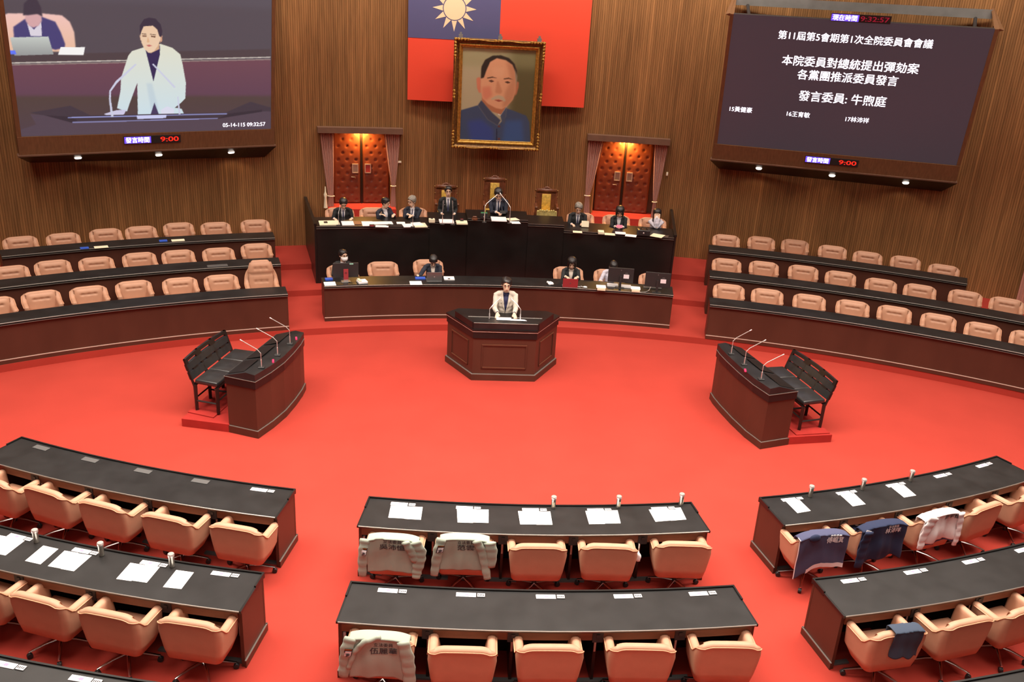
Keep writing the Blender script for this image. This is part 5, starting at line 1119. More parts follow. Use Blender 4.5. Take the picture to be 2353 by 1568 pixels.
# ---------------------------------------------------------------- garments hung over chairs
def garment(ch,label,m,u0,u1,L,Lin,sleeves=(),prints=(),hem=None,phase=0,name='jacket',inner=None,top=.832,off=.012,amp=.010):
    """draped in the chair's own frame: the chair faces +y, its back is at y<0"""
    root=empty(name,ch.location,ch.rotation_euler[2],label,'clothing','garments hung over the chairs')
    def H(x):
        q=min(1,abs(x)/.40); return top-.10*q**3.2
    def S(x,s,d=0.):
        """s: metres along the cloth; s<0 hangs inside, 0 crest, s>0 outside"""
        h=H(x)+.016+off; hwe=.38; f=amp*(math.sin(x*15+phase+s*3*x)+.5*math.sin(x*37+phase*2))*min(1,max(0,s)/.3)+amp*.5*math.sin(s*16-7*abs(x)+phase)*min(1,max(0,s)/.25)
        yo=lambda z: -.345+.02*max(0,.83-z)
        edge=max(0,(abs(x)-.27))/.09; yy=edge*edge*.03
        if s>.05:
            z=h-(s-.05); return Vector((x,yo(z)-off-.004-f-d+yy,z))
        if s<-.05:
            z=h-(-s-.05); return Vector((x,yo(z)+.115+off+d,z))
        a=(s+.05)/.10*PI; yc=yo(h)+.045; return Vector((x,yc+math.cos(a)*(.06+off+d)+ (0),h+math.sin(a)*(.012+d)+(yy*0)))
    nx=44; ns=40; vs=[];fs=[]
    for j in range(ns+1):
        for i in range(nx+1):
            u=i/nx; x=u0+(u1-u0)*u; lb=L(u) if callable(L) else L; s=-Lin+(lb+Lin)*j/ns; vs.append(S(x*(1-.04*max(0,s)),s))
    for j in range(ns):
        for i in range(nx): k=j*(nx+1)+i; fs.append((k,k+1,k+nx+2,k+nx+1))
    me=bpy.data.meshes.new('draped_cloth'); me.from_pydata(vs,[],fs); me.polygons.foreach_set('use_smooth',[True]*len(fs)); b=link('draped_cloth',me,M[m],root); md=b.modifiers.new('t','SOLIDIFY'); md.thickness=.006; md.offset=0
    for k,pts in enumerate(sleeves):
        # a sleeve lies over the cloth: list of (x, s, width)
        P=[S(x,s,.022) for x,s,w_ in pts]; bm=NB(); fine=[];W=[]
        for i in range(len(P)-1):
            for t in range(6): q=t/6; fine.append(P[i].lerp(P[i+1],q)+Vector((0,-.005*math.sin((i*6+t)*1.7+k),0))); W.append((pts[i][2]*(1-q)+pts[i+1][2]*q)*(1+.07*math.sin((i*6+t)*1.3+k)))
        fine.append(P[-1]); W.append(pts[-1][2])
        tube(bm,fine,[(w_,.022) for w_ in W],(1,0,0),12,.3); obj('sleeve',bm,M[m],root,'all')
    for (s_,x,sv,w_,mm,ht) in prints:
        n_=.008
        text('printed_text',s_,w_,None,M[mm],b,height=ht,bold=.015,fn=lambda a,c,x=x,sv=sv: S(x-(-a),sv-c,n_))
    if hem:
        vs=[];fs=[]; hw_,hm,lo,hi=hem
        for i in range(nx+1):
            u=i/nx
            if not lo<=u<=hi: continue
            x=u0+(u1-u0)*u; lb=L(u) if callable(L) else L; vs+= [S(x*(1-.04*lb),lb-hw_,.004),S(x*(1-.04*lb),lb+.004,.004)]
        for i in range(len(vs)//2-1): fs.append((2*i,2*i+1,2*i+3,2*i+2))
        me=bpy.data.meshes.new('hem_band'); me.from_pydata(vs,[],fs); h_=link('hem_band',me,M[hm],root); md=h_.modifiers.new('t','SOLIDIFY'); md.thickness=.004
    return root,S
def patch(root,S,x,s,w_,h_,ang,m,name='sleeve_badge',d=.05):
    bm=NB(); ca,sa=math.cos(ang),math.sin(ang); v=[bm.verts.new(S(x+a*ca-b*sa,s+a*sa+b*ca,d)) for a,b in ((-w_/2,-h_/2),(w_/2,-h_/2),(w_/2,h_/2),(-w_/2,h_/2))]; bm.faces.new(v); bmesh.ops.recalc_face_normals(bm,faces=bm.faces[:]); g=bmesh.ops.extrude_face_region(bm,geom=bm.faces[:]); bmesh.ops.translate(bm,verts=[q for q in g['geom'] if isinstance(q,bmesh.types.BMVert)],vec=(0,-.003,0)); return obj(name,bm,M[m],root)
def badge(r,S,x,s,txt=None):
    patch(r,S,x,s,.085,.10,.25,'ink',d=.046); patch(r,S,x,s+.012,.065,.06,.25,'whiteprint',d=.050); patch(r,S,x+.005,s-.04,.075,.018,.25,'gold_d',d=.051)
    for dx,dy,w_,h_ in ((0,0,.045,.007),(0,.016,.04,.007),(.0,.01,.008,.04),(-.015,.022,.01,.02)): patch(r,S,x+dx,s+.012+dy,w_,h_,.25,'ink','badge_stroke',d=.054)
bell=lambda a,b,c: (lambda u: a+b*math.sin(u*PI)+c*math.sin(u*9))
r,S_=garment(CHP[('M1',0)],'sage green jacket over the leftmost centre front chair, black characters on its back','sage',-0.297,0.306,bell(.48,.02,.012),.10,
 sleeves=[[(-0.317,.02,.06),(-0.334,.15,.06),(-0.352,.34,.055),(-0.352,.52,.045)],[(0.264,.03,.07),(0.326,.14,.075),(0.317,.28,.07),(0.290,.44,.06),(0.282,.53,.05)],[(0.158,.05,.05),(0.229,.18,.055),(0.273,.30,.05)]],
 prints=[('立法委員',-.0,.075,.22,'ink',.05),('吳沛憶',0,.15,.30,'ink',.075)],phase=.3); badge(r,S_,-0.330,.16)
r,S_=garment(CHP[('M1',1)],'sage green jacket over the second centre front chair, knotted sleeve on its right','sage',-0.288,0.297,bell(.45,.03,.01),.10,
 sleeves=[[(-0.264,.02,.06),(-0.299,.15,.06),(-0.326,.33,.055),(-0.343,.50,.045)],[(0.141,.04,.05),(0.211,.18,.055),(0.255,.36,.05),(0.290,.54,.045)],[(0.299,.03,.07),(0.326,.16,.07),(0.326,.36,.05)]],
 prints=[('立法委員',.02,.085,.2,'ink',.045),('范雲',.02,.155,.20,'ink',.075)],phase=1.7); badge(r,S_,-0.277,.13)
r,S_=garment(CHP[('M2',0)],'sage green jacket over the leftmost chair of the centre block second row','sage',-0.297,0.306,bell(.50,.03,.012),.12,
 sleeves=[[(-0.273,.02,.06),(-0.308,.13,.065),(-0.334,.30,.06),(-0.352,.47,.05)],[(0.246,.03,.06),(0.290,.2,.07),(0.308,.38,.065),(0.317,.56,.06)],[(0.018,.02,.025),(-0.141,.07,.03),(-0.238,.19,.03),(-0.299,.38,.025)]],
 prints=[('立法委員',.05,.11,.19,'ink',.045),('伍麗華',.05,.185,.27,'ink',.075)],phase=2.6); badge(r,S_,-0.295,.16)
r,S_=garment(CHP[('R1',0)],'slate navy jacket with white hem over the aisle chair, right block','navy1',-0.351,0.324,lambda u: .60-.10*min(1,max(0,(u-.25)*4))-.02*math.sin(u*6),.10,
 prints=[('立法委員',.12,.055,.16,'whiteprint',.04),('傅崐萁',.12,.115,.24,'whiteprint',.085)],hem=(.055,'whitecloth',.22,1.01),phase=.9)
bm=NB(); pts=[S_(-.347,s,.004) for s in [.0+.6*i/20 for i in range(21)]]; tube(bm,pts,.006,n=5); obj('white_piping',bm,M['whitecloth'],r,True)
bm=NB(); ball(bm,S_(-.17,.06,.02),(0.075,.03,.055),12); obj('rolled_hood',bm,M['navy2'],r,'all')
r,S_=garment(CHP[('R1',1)],'dark navy jacket over the second chair from the aisle, right block','navy2',-0.351,0.324,lambda u: .58-.06*u+.02*math.sin(u*14),.12,
 sleeves=[[(-0.290,.05,.06),(-0.299,.2,.07),(-0.308,.4,.07),(-0.317,.58,.06)]],prints=[('立法委員',.10,.07,.16,'whiteprint',.036),('林沛祥',.10,.13,.24,'whiteprint',.08)],phase=2.2,amp=.018)
patch(r,S_,-.30,.06,.06,.05,.5,'whiteprint','shoulder_badge',d=.03)
r,S_=garment(CHP[('R1',2)],'white jacket over the third chair from the aisle, right block','whitecloth',-0.324,0.324,bell(.40,.05,.02),.12,
 sleeves=[[(-0.194,.03,.08),(-0.255,.15,.085),(-0.299,.32,.065),(-0.308,.46,.05)],[(0.290,.03,.05),(0.308,.2,.05),(0.299,.38,.045),(0.290,.52,.04)]],
 prints=[('許宇甄',.14,.09,.24,'ink',.065)],phase=3.1,amp=.022)
vs=[];fs=[]
for i in range(31):
    x=-.25+.52*i/30; vs+=[S_(x,.38,-.002),S_(x,.475+.01*math.sin(i*.7),-.002)]
for i in range(30): fs.append((2*i,2*i+1,2*i+3,2*i+2))
me=bpy.data.meshes.new('blue_lining'); me.from_pydata(vs,[],fs); l_=link('blue_lining',me,M['navy1'],r)
r,S_=garment(CHP[('R2',0)],'blue-grey cloth thrown over the aisle chair of the right block second row','bluegrey',-.12,.24,lambda u: .36+.05*u+.02*math.sin(u*12),.16,phase=1.1,name='thrown_cloth',amp=.016)
# the folded navy garment on the seat of the second right chair, and a crumpled bag tag beside the fourth centre chair
ch=CHP[('R1',1)]; fo=empty('folded_cloth',(ch.location.x,ch.location.y,.50),ch.rotation_euler[2],'dark navy folded cloth with white print on a seat, right block','clothing')
bm=NB(); box(bm,-.17,.2,.02,.22,0,.06); bmesh.ops.subdivide_edges(bm,edges=bm.edges[:],cuts=4,use_grid_fill=True)
for v in bm.verts: v.co.z+=.012*math.sin(v.co.x*40)+.008*math.sin(v.co.y*60)
obj('cloth_fold',bm,M['navy2'],fo,'all'); bm=NB(); box(bm,-.02,.02,.05,.17,.07,.076); box(bm,-.06,.08,.10,.13,.07,.076); obj('white_print',bm,M['whiteprint'],fo)
ch=CHP[('M1',3)]; wv=empty('white_bag_corner',(ch.location.x+.40*math.cos(ch.rotation_euler[2]),ch.location.y-.05,.5),0,'small crumpled white bag showing right of the fourth centre front chair','bag'); bm=NB(); ball(bm,(0,0,0),(.035,.05,.07),12)
for v in bm.verts: v.co+=Vector((math.sin(v.co.z*90),math.sin(v.co.y*80),math.cos(v.co.x*90)))*.008
obj('bag_fold',bm,M['paper'],wv,'all')
bm=NB(); tube(bm,[(0,0,.05),(.0,.0,.12),(.01,.05,.15)],.004,n=5); obj('bag_strap',bm,M['cream'],wv)

# ---------------------------------------------------------------- people
HEAD=[(-.122,.024,.078,.036),(-.112,.042,.090,.014),(-.09,.055,.097,-.018),(-.06,.064,.099,-.055),(-.03,.068,.099,-.08),(.0,.072,.098,-.094),(.03,.0755,.098,-.100),(.06,.074,.093,-.100),(.085,.067,.080,-.092),(.105,.050,.058,-.074),(.118,.026,.028,-.045)]
def hsec(z):
    Z=[h[0] for h in HEAD]; return [float(np.interp(z,Z,[h[i] for h in HEAD])) for i in (1,2,3)]
def ik(sh,w_,l1,l2,out):
    d=w_-sh; L=min(d.length,l1+l2-.005); dn=d.normalized(); a=(l1*l1-l2*l2+L*L)/(2*L); h=math.sqrt(max(0,l1*l1-a*a)); o=out-dn*out.dot(dn); o.normalize(); return sh+dn*a+o*h, sh+dn*L
def person(label,loc,face,z0,s=1.,seated=True,lean=.1,pitch=.1,yaw=0,roll=0,hands=None,hair='short',hc='hair_k',top='suit_k',shirt='shirt',tie='tie',extra=(),vox=.0085,women=False,turn=0,split=0.,belly=1.):
    root=empty('person',(loc[0],loc[1],z0),face,label,'person'); root.scale=(s,s,s)
    hipz=.50 if seated else .93; hip=Vector((0,0,hipz)); Lt=.50
    T=Matrix.Translation(hip)@Matrix.Rotation(-lean,4,'X')@Matrix.Rotation(turn,4,'Z')@Matrix.Translation(-hip)
    up=lambda x,y,z: T@Vector((x,y,z))
    sw=.165 if women else .185; zs=hipz+Lt-.03; neck0=up(0,-.01,hipz+Lt+.0); neck1=up(0,.015,hipz+Lt+.10)
    HM=Matrix.Translation(neck1)@Matrix.Rotation(yaw,4,'Z')@Matrix.Rotation(-lean*.4-pitch,4,'X')@Matrix.Rotation(roll,4,'Y')@Matrix.Translation((0,.012,.105))@Matrix.Diagonal((1.13,1.06,1.04,1))
    # --- body
    bm=NB()
    tube(bm,[HM@Vector((0,(yf+yb)/2,z)) for z,hw,yf,yb in HEAD],[(hw,(yf-yb)/2) for z,hw,yf,yb in HEAD],tuple(HM.to_3x3()@Vector((1,0,0))),16,.15)
    tube(bm,[HM@Vector(p) for p in ((0,.094,.022),(0,.108,-.004),(0,.120,-.030),(0,.104,-.040))],[.008,.0105,.0155,.010],n=8)
    for sx in (-1,1):
        ball(bm,HM@Vector((sx*.076,-.004,-.008)),(.013,.022,.034),8,HM.to_3x3().to_4x4()); ball(bm,HM@Vector((sx*.032,.088,.030)),(.024,.012,.008),8,HM.to_3x3().to_4x4())
    ball(bm,HM@Vector((0,.094,-.068)),(.026,.012,.014),8,HM.to_3x3().to_4x4())
    tube(bm,[up(0,-.02,hipz+Lt-.06),neck0,neck1,HM@Vector((0,-.01,-.06))],[.060,.056,.054,.052],n=12)
    tube(bm,[hip+Vector((0,0,-.06)),hip+Vector((0,0,.05)),up(0,0,hipz+.25),up(0,0,hipz+.42)],[(.13,.09),(.12,.085),(.12,.085),(.12,.07)],n=14)
    shl=[];els=[];wrs=[]
    hands=hands or [(.15,.38,.78),(-.15,.38,.78)]
    for i,sx in enumerate((1,-1)):
        sh=up(sx*sw,-.01,zs); el,wr=ik(sh,Vector(hands[i][:3]),.285,.255,Vector((sx*.22,-.45,-.85))); shl.append(sh);els.append(el);wrs.append(wr)
        tube(bm,[up(sx*.08,0,zs-.02),sh,sh.lerp(el,.5),el,el.lerp(wr,.5),wr],[.05,.048,.042,.037,.034,.026],n=10)
        d=(wr-el).normalized(); hd=Vector(hands[i][3]) if len(hands[i])>3 else Vector((d.x*.8-sx*.25,d.y,min(d.z,-.05)*.4)); hd.normalize(); sd=hd.cross(Vector((0,0,1))).normalized(); upn=sd.cross(hd)
        pc=wr+hd*.045
        tube(bm,[wr-hd*.01,wr+hd*.03,wr+hd*.085],[(.024,.019),(.036,.015),(.040,.013)],tuple(sd),10,.3)
        inn=-1 if (sd.x*sx)>0 else 1
        for k,(off,ln) in enumerate(((-.030,.066),(-.010,.076),(.010,.070),(.029,.054))):
            off=off*(-inn); b0=wr+hd*.08+sd*off; cu=.45
            tube(bm,[b0,b0+hd*ln*.45-upn*ln*.10,b0+hd*ln*.78-upn*ln*.35,b0+hd*ln*.95-upn*ln*.62],[.0092,.0088,.008,.007],n=6,cap=.5)
        t0=wr+hd*.02+sd*inn*.028; tube(bm,[t0,t0+hd*.03+sd*inn*.020-upn*.006,t0+hd*.058+sd*inn*.020-upn*.016],[.011,.010,.008],n=6,cap=.5)
    legs=[]
    for sx in (-1,1):
        if seated: kn=Vector((sx*.12,.42,.50)); an=Vector((sx*.12,.40,.09)); h_=hip+Vector((sx*.09,.0,.0))
        else: h_=hip+Vector((sx*.09,0,-.02)); kn=Vector((sx*.10,.02,.50)); an=Vector((sx*.11,-.01,.09))
        legs.append((h_,kn,an)); tube(bm,[h_,h_.lerp(kn,.5),kn,kn.lerp(an,.4),an],[.075,.068,.052,.05,.034],n=10); tube(bm,[an,an+Vector((0,.03,-.05)),an+Vector((0,.14,-.06))],[.034,.035,.028],n=8)
    body=link('body',union(bm,vox,2,'body'),M['skin'],root)
    bt=BVHTree.FromPolygons([v.co[:] for v in body.data.vertices],[tuple(p.vertices) for p in body.data.polygons])
    # --- face
    R3=HM.to_3x3().to_4x4()
    for sx in (-1,1):
        bm=NB(); ball(bm,HM@Vector((sx*.032,.0935,.008)),(.0135,.007,.0062),8,R3); e=obj('eye',bm,M['eye'],root,'all')
        bm=NB(); tube(bm,[HM@Vector((sx*.016,.104,.027)),HM@Vector((sx*.034,.103,.032)),HM@Vector((sx*.052,.090,.026))],.0042,n=5); obj('eyebrow',bm,M[hc],root,'all')
    bm=NB(); ball(bm,HM@Vector((0,.1045,-.066)),(.022,.006,.0065),8,R3); obj('mouth',bm,M['lips'],root,'all')
    # --- hair: shell grown from the crown to the hairline
    nphi,nt=40,16
    def hl(phi):   # phi 0 = front
        c=math.cos(phi); a=abs(math.atan2(math.sin(phi),c))
        if hair in('short','part'): return float(np.interp(a,[0,.5,.85,1.15,1.5,2.0,2.6,PI],[.064,.060,.046,.005,-.020,-.055,-.075,-.080]))+(.006*math.sin(phi*5+1)+.004*math.sin(phi*13))*(1 if c>.2 else .3)+(.016*math.sin(phi) if hair=='part' and c>.3 else 0)
        if hair=='bob': return float(np.interp(a,[0,.5,.85,1.05,1.4,2,PI],[.045,.048,.015,-.09,-.13,-.13,-.13]))
        if hair=='long': return float(np.interp(a,[0,.5,.85,1.05,1.4,2,PI],[.055,.05,.01,-.20,-.24,-.25,-.26]))
        if hair=='tied': return float(np.interp(a,[0,.4,.8,1.2,1.5,2.,PI],[.058,.052,.03,-.02,-.04,-.07,-.09]))
    vs=[];fs=[]
    for lay in (0,1):
        for i in range(nphi):
            phi=2*PI*i/nphi; zl=hl(phi)
            for j in range(nt+1):
                t=j/nt; z=.121-(.121-zl)*t**1.15; zz=max(z,-.06) if hair in('bob','long') else z
                hw,yf,yb=hsec(min(zz,.118)); cy=(yf+yb)/2; ry=(yf-yb)/2
                if zz>.112: k=math.sqrt(max(0,1-((zz-.100)/.0215)**2)); hw*=max(k,.02); ry*=max(k,.02)
                th=(.017 if lay==0 else .001)
                if hair in('bob','long'): th+= .010 if lay==0 else 0; hw+=.004*min(1,max(0,-z/.05)); 
                th*= (1-.75*max(0,(t-.86)/.14)) if lay==0 else 1
                vol=.010 if (hair in('short','part','tied') and lay==0) else (.012 if lay==0 else 0)
                x=math.sin(phi)*(hw+th); y=cy+math.cos(phi)*(ry+th*(.8 if math.cos(phi)>.3 else 1)); h_=z+(vol+.008*(lay==0))*max(0,(z-.02)/.1)*(1+(.7*math.sin(phi-.6) if hair=='part' else 0)); th_=.0028*math.sin(phi*nphi*.5)+.002*math.sin(phi*11+j*.9); x*=1+(th_/.09 if lay==0 else 0); y+=(th_*math.cos(phi)) if lay==0 else 0+(.002*math.sin(phi*17+j) if lay==0 else 0)
                vs.append(HM@Vector((x,y,h_)))
    idx=lambda l,i,j: l*nphi*(nt+1)+(i%nphi)*(nt+1)+j
    for i in range(nphi):
        for j in range(nt):
            fs.append((idx(0,i,j),idx(0,i,j+1),idx(0,i+1,j+1),idx(0,i+1,j))); fs.append((idx(1,i,j),idx(1,i+1,j),idx(1,i+1,j+1),idx(1,i,j+1)))
        fs.append((idx(0,i,nt),idx(1,i,nt),idx(1,i+1,nt),idx(0,i+1,nt)))
    vs.append(HM@Vector((0,-.02,.142))); fs+=[(len(vs)-1,idx(0,i,0),idx(0,i+1,0)) for i in range(nphi)]
    me=bpy.data.meshes.new('hair'); me.from_pydata(vs,[],fs); me.polygons.foreach_set('use_smooth',[True]*len(fs)); hr=link('hair',me,M[hc],root)
    if hair=='tied': bm=NB(); ball(bm,HM@Vector((0,-.115,.03)),(.03,.03,.035),10,R3); obj('hair_knot',bm,M[hc],root,'all')
    # --- clothing
    bm=NB(); g=.018
    tube(bm,[hip+Vector((0,-.0,-.05)),hip+Vector((0,0,.03)),up(0,0,hipz+.14),up(0,.0,hipz+.27),up(0,.0,hipz+.40),up(0,-.01,hipz+Lt-.03),up(0,-.012,hipz+Lt+.03)],[(.185 if not women else .18,.13),(.18,.13*belly),(.165 if not women else .145,.125*belly),(.178 if not women else .155,.125),(.18 if not women else .155,.11),(.125,.078),(.078,.062)],n=20,cap=.2)
    if not seated: tube(bm,[hip+Vector((0,0,-.16)),hip+Vector((0,0,.04))],[(.20,.135),(.185,.13)],n=20,cap=.05)
    for i,sx in enumerate((1,-1)):
        sh,el,wr=shl[i],els[i],wrs[i]; tube(bm,[up(sx*.06,-.01,zs+.035),up(sx*(sw-.05),-.01,zs+.018),sh+Vector((0,0,-.01)),sh.lerp(el,.4),el,el.lerp(wr,.45),el.lerp(wr,.93)],[.050,.057,.060,.056,.051,.046,.039],n=12,cap=.25)
    jk=link('jacket' if top not in('blouse',) else 'blouse',union(bm,.0095,4,'jacket'),M[top],root)
    n_=len(jk.data.vertices); co=np.zeros(n_*3); jk.data.vertices.foreach_get('co',co); co=co.reshape(-1,3)
    no=np.zeros(n_*3); jk.data.vertices.foreach_get('normal',no); no=no.reshape(-1,3); fold=(np.sin(co[:,2]*55+co[:,0]*30+co[:,1]*20)*np.sin(co[:,0]*23-co[:,2]*18+1)+.5*np.sin(co[:,1]*70+co[:,2]*45))*.0028
    co+=no*fold[:,None]; jk.data.vertices.foreach_set('co',co.ravel()); jk.data.update()
    jt=BVHTree.FromPolygons([v.co[:] for v in jk.data.vertices],[tuple(p.vertices) for p in jk.data.polygons])
    D=(T.to_3x3()@Vector((0,-1,0))).normalized()
    def patchf(name,m,f,z0_,z1_,n=18,nc=5,off=.004,par=root,th=.003):
        """strip on the chest; f(t)->(xl,xr), t from z0_ (top) to z1_; heights above the hips"""
        vs=[];fs=[]
        for j in range(n+1):
            t=j/n; z=z0_+(z1_-z0_)*t; xl,xr=f(t)
            for i in range(nc+1):
                x=xl+(xr-xl)*i/nc; o_=up(x,.6,hipz+z); h=jt.ray_cast(o_,D,1.2)
                if h[0] is None or (h[0]-o_).length>.75: h=bt.ray_cast(o_,D,1.2)
                p=h[0] if h[0] is not None else up(x,.1,hipz+z); vs.append(p-D*off)
        for j in range(n):
            for i in range(nc): k=j*(nc+1)+i; fs.append((k,k+nc+1,k+nc+2,k+1))
        me=bpy.data.meshes.new(name); me.from_pydata(vs,[],fs); me.polygons.foreach_set('use_smooth',[True]*len(fs)); o=link(name,me,M[m],par); md=o.modifiers.new('t','SOLIDIFY'); md.thickness=th; md.offset=1; return o
    if shirt:
        V0=.165; 
        sh_=patchf('shirt_front',shirt,lambda t:(-(.058-.052*t**1.2),(.058-.052*t**1.2)),Lt+.045,V0,off=.003)
        for sx in (-1,1):
            patchf('collar_wing',shirt,lambda t,sx=sx:tuple(sorted((sx*(.010+.045*(1-t)),sx*(.064-.012*t)))),Lt+.062,Lt-.015,8,3,.012,sh_)
            if top!='blouse': patchf('lapel',top,lambda t,sx=sx:tuple(sorted((sx*(.060-.052*t),sx*(.060-.052*t+.045*math.sin(min(1,t*1.15)*PI)**.6+.004)))),Lt+.03,V0-.01,16,3,.009,jk)
        if tie: patchf('tie',tie,lambda t:(-(.013+.014*t),(.013+.014*t)) ,Lt+.01,V0+.01,12,2,.008,sh_)
        if top!='blouse':
            for zb_ in ((V0-.025,V0-.12) if not seated else (V0-.025,)):
                o_=up(.004,.6,hipz+zb_); h=jt.ray_cast(o_,D,1.2)
                if h[0] is not None: bm=NB(); ball(bm,h[0],(.010,.006,.010),8); obj('jacket_button',bm,M['blk'],jk,'all')
        # cuffs
        for i in (0,1):
            bm=NB(); tube(bm,[els[i].lerp(wrs[i],.90),els[i].lerp(wrs[i],.985)],[.034,.033],n=12,cap=0); obj('shirt_cuff',bm,M[shirt if top!='suit_b' else 'shirt_n'],root,True)
    bm=NB()
    tube(bm,[hip+Vector((0,0,-.06)),hip+Vector((0,0,.05))],[(.17,.125),(.165,.12)],n=16)
    for h_,kn,an in legs: tube(bm,[h_,h_.lerp(kn,.5),kn,kn.lerp(an,.5),an+Vector((0,0,-.01))],[.098,.088,.072,.064,.056],n=12,cap=.2)
    link('trousers',union(bm,.014,3,'trousers'),M['trousers'],root)
    for h_,kn,an in legs:
        bm=NB(); tube(bm,[an+Vector((0,-.05,-.055)),an+Vector((0,.03,-.045)),an+Vector((0,.12,-.06)),an+Vector((0,.20,-.066))],[(.036,.033),(.042,.042),(.044,.028),(.034,.022)],n=12); obj('shoe',bm,M['shoe'],root,True)
    if 'glasses' in extra:
        gl=[]; bm=NB()
        for sx in (-1,1):
            pts=[HM@Vector((sx*.034+.024*math.cos(q),.112,.008+.017*math.sin(q))) for q in [i*PI/8 for i in range(17)]]; tube(bm,pts,.0022,n=5,cap=0)
            tube(bm,[HM@Vector((sx*.058,.111,.014)),HM@Vector((sx*.080,.03,.012))],.002,n=5)
        tube(bm,[HM@Vector((-.010,.113,.012)),HM@Vector((.010,.113,.012))],.0022,n=5); obj('spectacles',bm,M['glass'],root)
    if 'mask' in extra:
        vs=[];fs=[]
        for j in range(11):
            z=-.118+.098*j/10; hw,yf,yb=hsec(z); cy=(yf+yb)/2; ry=(yf-yb)/2
            for i in range(17):
                ph=-1.35+2.7*i/16; b=.013+.016*math.cos(ph)*math.sin(j/10*PI)+.010*(1 if abs(ph)<.3 else .4); vs.append(HM@Vector((math.sin(ph)*(hw+b*.8),cy+math.cos(ph)*(ry+b),z)))
        for j in range(10):
            for i in range(16): k=j*17+i; fs.append((k,k+1,k+18,k+17))
        me=bpy.data.meshes.new('face_mask'); me.from_pydata(vs,[],fs); me.polygons.foreach_set('use_smooth',[True]*len(fs)); o=link('face_mask',me,M['mask'],root); md=o.modifiers.new('t','SOLIDIFY'); md.thickness=.003
        bm=NB()
        for sx in (-1,1): tube(bm,[HM@Vector((sx*.068,.03,-.035)),HM@Vector((sx*.082,-.012,.0))],.0018,n=5)
        obj('ear_loop',bm,M['mask'],root)
    if 'badge' in extra:
        o_=up(.09,.6,hipz+.36); h=jt.ray_cast(o_,D,1.2)
        if h[0] is not None: bm=NB(); ball(bm,h[0]-D*.012,(.011,.005,.011),8); obj('lapel_pin',bm,M['silver'],jk,'all')
    if 'tag' in extra:
        o_=up(.12,.6,hipz+.10); h=jt.ray_cast(o_,D,1.2)
        if h[0] is not None: bm=NB(); obox(bm,Matrix.Translation(h[0]-D*.02),.05,.008,.07); obj('name_card',bm,M['plate'],jk)
    return root,HM
fB=lambda x,y: PI-math.atan2(x-.5,y-.7)
person('man in a beige blazer and navy shirt speaking, leaning on the podium',(-.045,16.50),PI+.02,0,1.0,False,.20,.0,0,0,[(.17,.46,1.135,(.1,.5,-.25)),(-.15,.46,1.135,(-.1,.5,-.25))][::1],'part','hair_k','suit_b','shirt_n',None,('badge',),.007)
# officials on the wings and in the centre
zd=.92
P1=person('man in dark suit reading on the far left of the rostrum, striped tie',(-3.80,21.28),fB(-3.8,21.3),zd,.94,True,.30,.38,.1,0,[(.24,.42,.80),(-.20,.42,.80)],'short','hair_k','suit_k',extra=('tag','glasses'))
P2=person('man in navy suit turned to his neighbour, second on the left wing',(-2.83,21.42),fB(-2.8,21.4),zd,.92,True,.22,.15,1.15,0,[(.10,.34,.92),(-.26,.30,.90)],'short','hair_k','suit_n',tie=None,turn=.55)
P3=person('grey-haired man in navy suit and glasses turning to his neighbour',(-2.13,21.50),fB(-2.1,21.5),zd,.95,True,.18,.05,-.85,0,[(.14,.34,.90),(.02,.38,.88)],'part','hair_g','suit_n',extra=('glasses',),turn=-.15)
P4=person('man in dark suit and tie sitting upright left of the presiding man',(-1.27,21.52),fB(-1.3,21.5),1.2,.92,True,.02,-.02,0,0,[(.17,.22,.64),(-.17,.22,.64)],'short','hair_k','suit_k',extra=('badge','glasses'))
P5=person('presiding man in dark suit looking down at his hands, centre of rostrum',(-.05,21.42),fB(-.05,21.5),1.2,1.02,True,.32,.42,0,.12,[(.06,.50,.76,(-.6,.6,-.1)),(-.10,.50,.76,(.5,.6,-.1))],'short','hair_k','suit_n',extra=('glasses',))
P6=person('man with receding grey hair reading papers on the right wing',(1.96,21.60),fB(1.96,21.6),zd,.96,True,.24,.30,0,0,[(.16,.44,.80),(-.14,.42,.84)],'part','hair_g','suit_k',extra=())
P7=person('woman with black bob looking down at a pink phone, right wing',(2.98,21.50),fB(2.98,21.5),zd,.95,True,.26,.36,0,0,[(.10,.46,.82,(-.6,.6,0)),(-.10,.46,.82,(.6,.6,0))],'bob','hair_k','suit_k','shirt',None,('badge',),women=True)
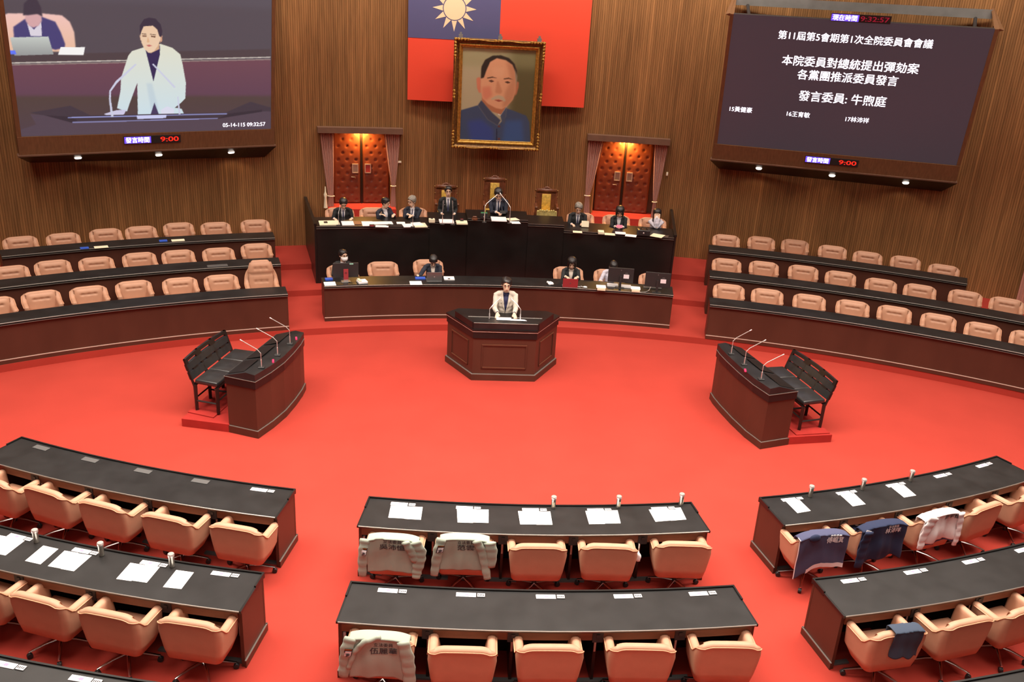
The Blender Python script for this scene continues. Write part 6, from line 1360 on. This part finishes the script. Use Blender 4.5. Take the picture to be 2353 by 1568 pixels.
P8=person('woman in white blouse holding a tissue to her face, right wing',(3.90,21.40),fB(3.9,21.4),zd,.91,True,.16,.05,0,0,[(.05,.26,1.12,(-.1,-.3,1)),(-.06,.26,1.12,(.1,-.3,1))],'long','hair_k','blouse',None,None,(),women=True)
# clerks
zl=.14
P9=person('masked man in glasses and dark suit behind the left monitor',(-3.56,19.30),fB(-3.56,19.3),zl,.92,True,.06,.0,.55,0,[(.2,.40,.82),(-.2,.40,.82)],'short','hair_k','suit_k',tie=None,extra=('mask','glasses'))
P10=person('clerk in navy jacket bowing over a grey laptop',(-1.56,19.42),fB(-1.6,19.4),zl,.94,True,.26,.62,0,0,[(.38,.46,.83),(-.12,.46,.83)],'tied','hair_k','suit_n','shirt_c',None,(),women=True)
P11=person('woman in black blazer typing behind the red laptop',(1.60,19.42),fB(1.6,19.4),zl,.95,True,.20,.28,0,0,[(.14,.46,.92),(-.14,.46,.92)],'bob','hair_k','suit_k','shirt_c',None,(),women=True)
P12=person('clerk mostly hidden behind the middle black monitor, pale sleeve showing',(2.55,19.50),fB(2.6,19.4),zl,.92,True,.24,.55,.3,0,[(.26,.42,.82),(-.15,.42,.82)],'tied','hair_k','blouse',None,None,(),women=True)
# held things
def held(name,m,P,o,size,label,cat):
    root,HM=P; Mx=root.matrix_basis; p=Mx@Vector(o); bm=NB(); obox(bm,Matrix.Identity(4),*size); bevel(bm,.002,1); q=obj(name,bm,M[m]); q.location=p; q.rotation_euler=(rad(20),0,root.rotation_euler[2]); tag(q,label,cat)
held('mobile_phone','pink',P7,(0,.60,.86),(.15,.008,.075),'pink phone held by the bob-haired woman on the right wing','phone')
held('mobile_phone','blk',P5,(-.08,.66,.80),(.14,.008,.07),'black phone in the presiding man\'s hands','phone')
held('booklet','cream',P6,(-.17,.60,.86),(.18,.012,.15),'pale yellow booklet held up by the man reading, right wing','booklet')
root,HM=P8; p=root.matrix_basis@(HM@Vector((0,.135,-.06))); bm=NB(); ball(bm,(0,0,0),(.045,.02,.04),12)
for v in bm.verts: v.co+=Vector((math.sin(v.co.z*120),0,math.cos(v.co.x*110)))*.006
ti=obj('tissue',bm,M['paper'],None,'all'); ti.location=p; tag(ti,'white tissue held to the face by the woman in white','tissue')
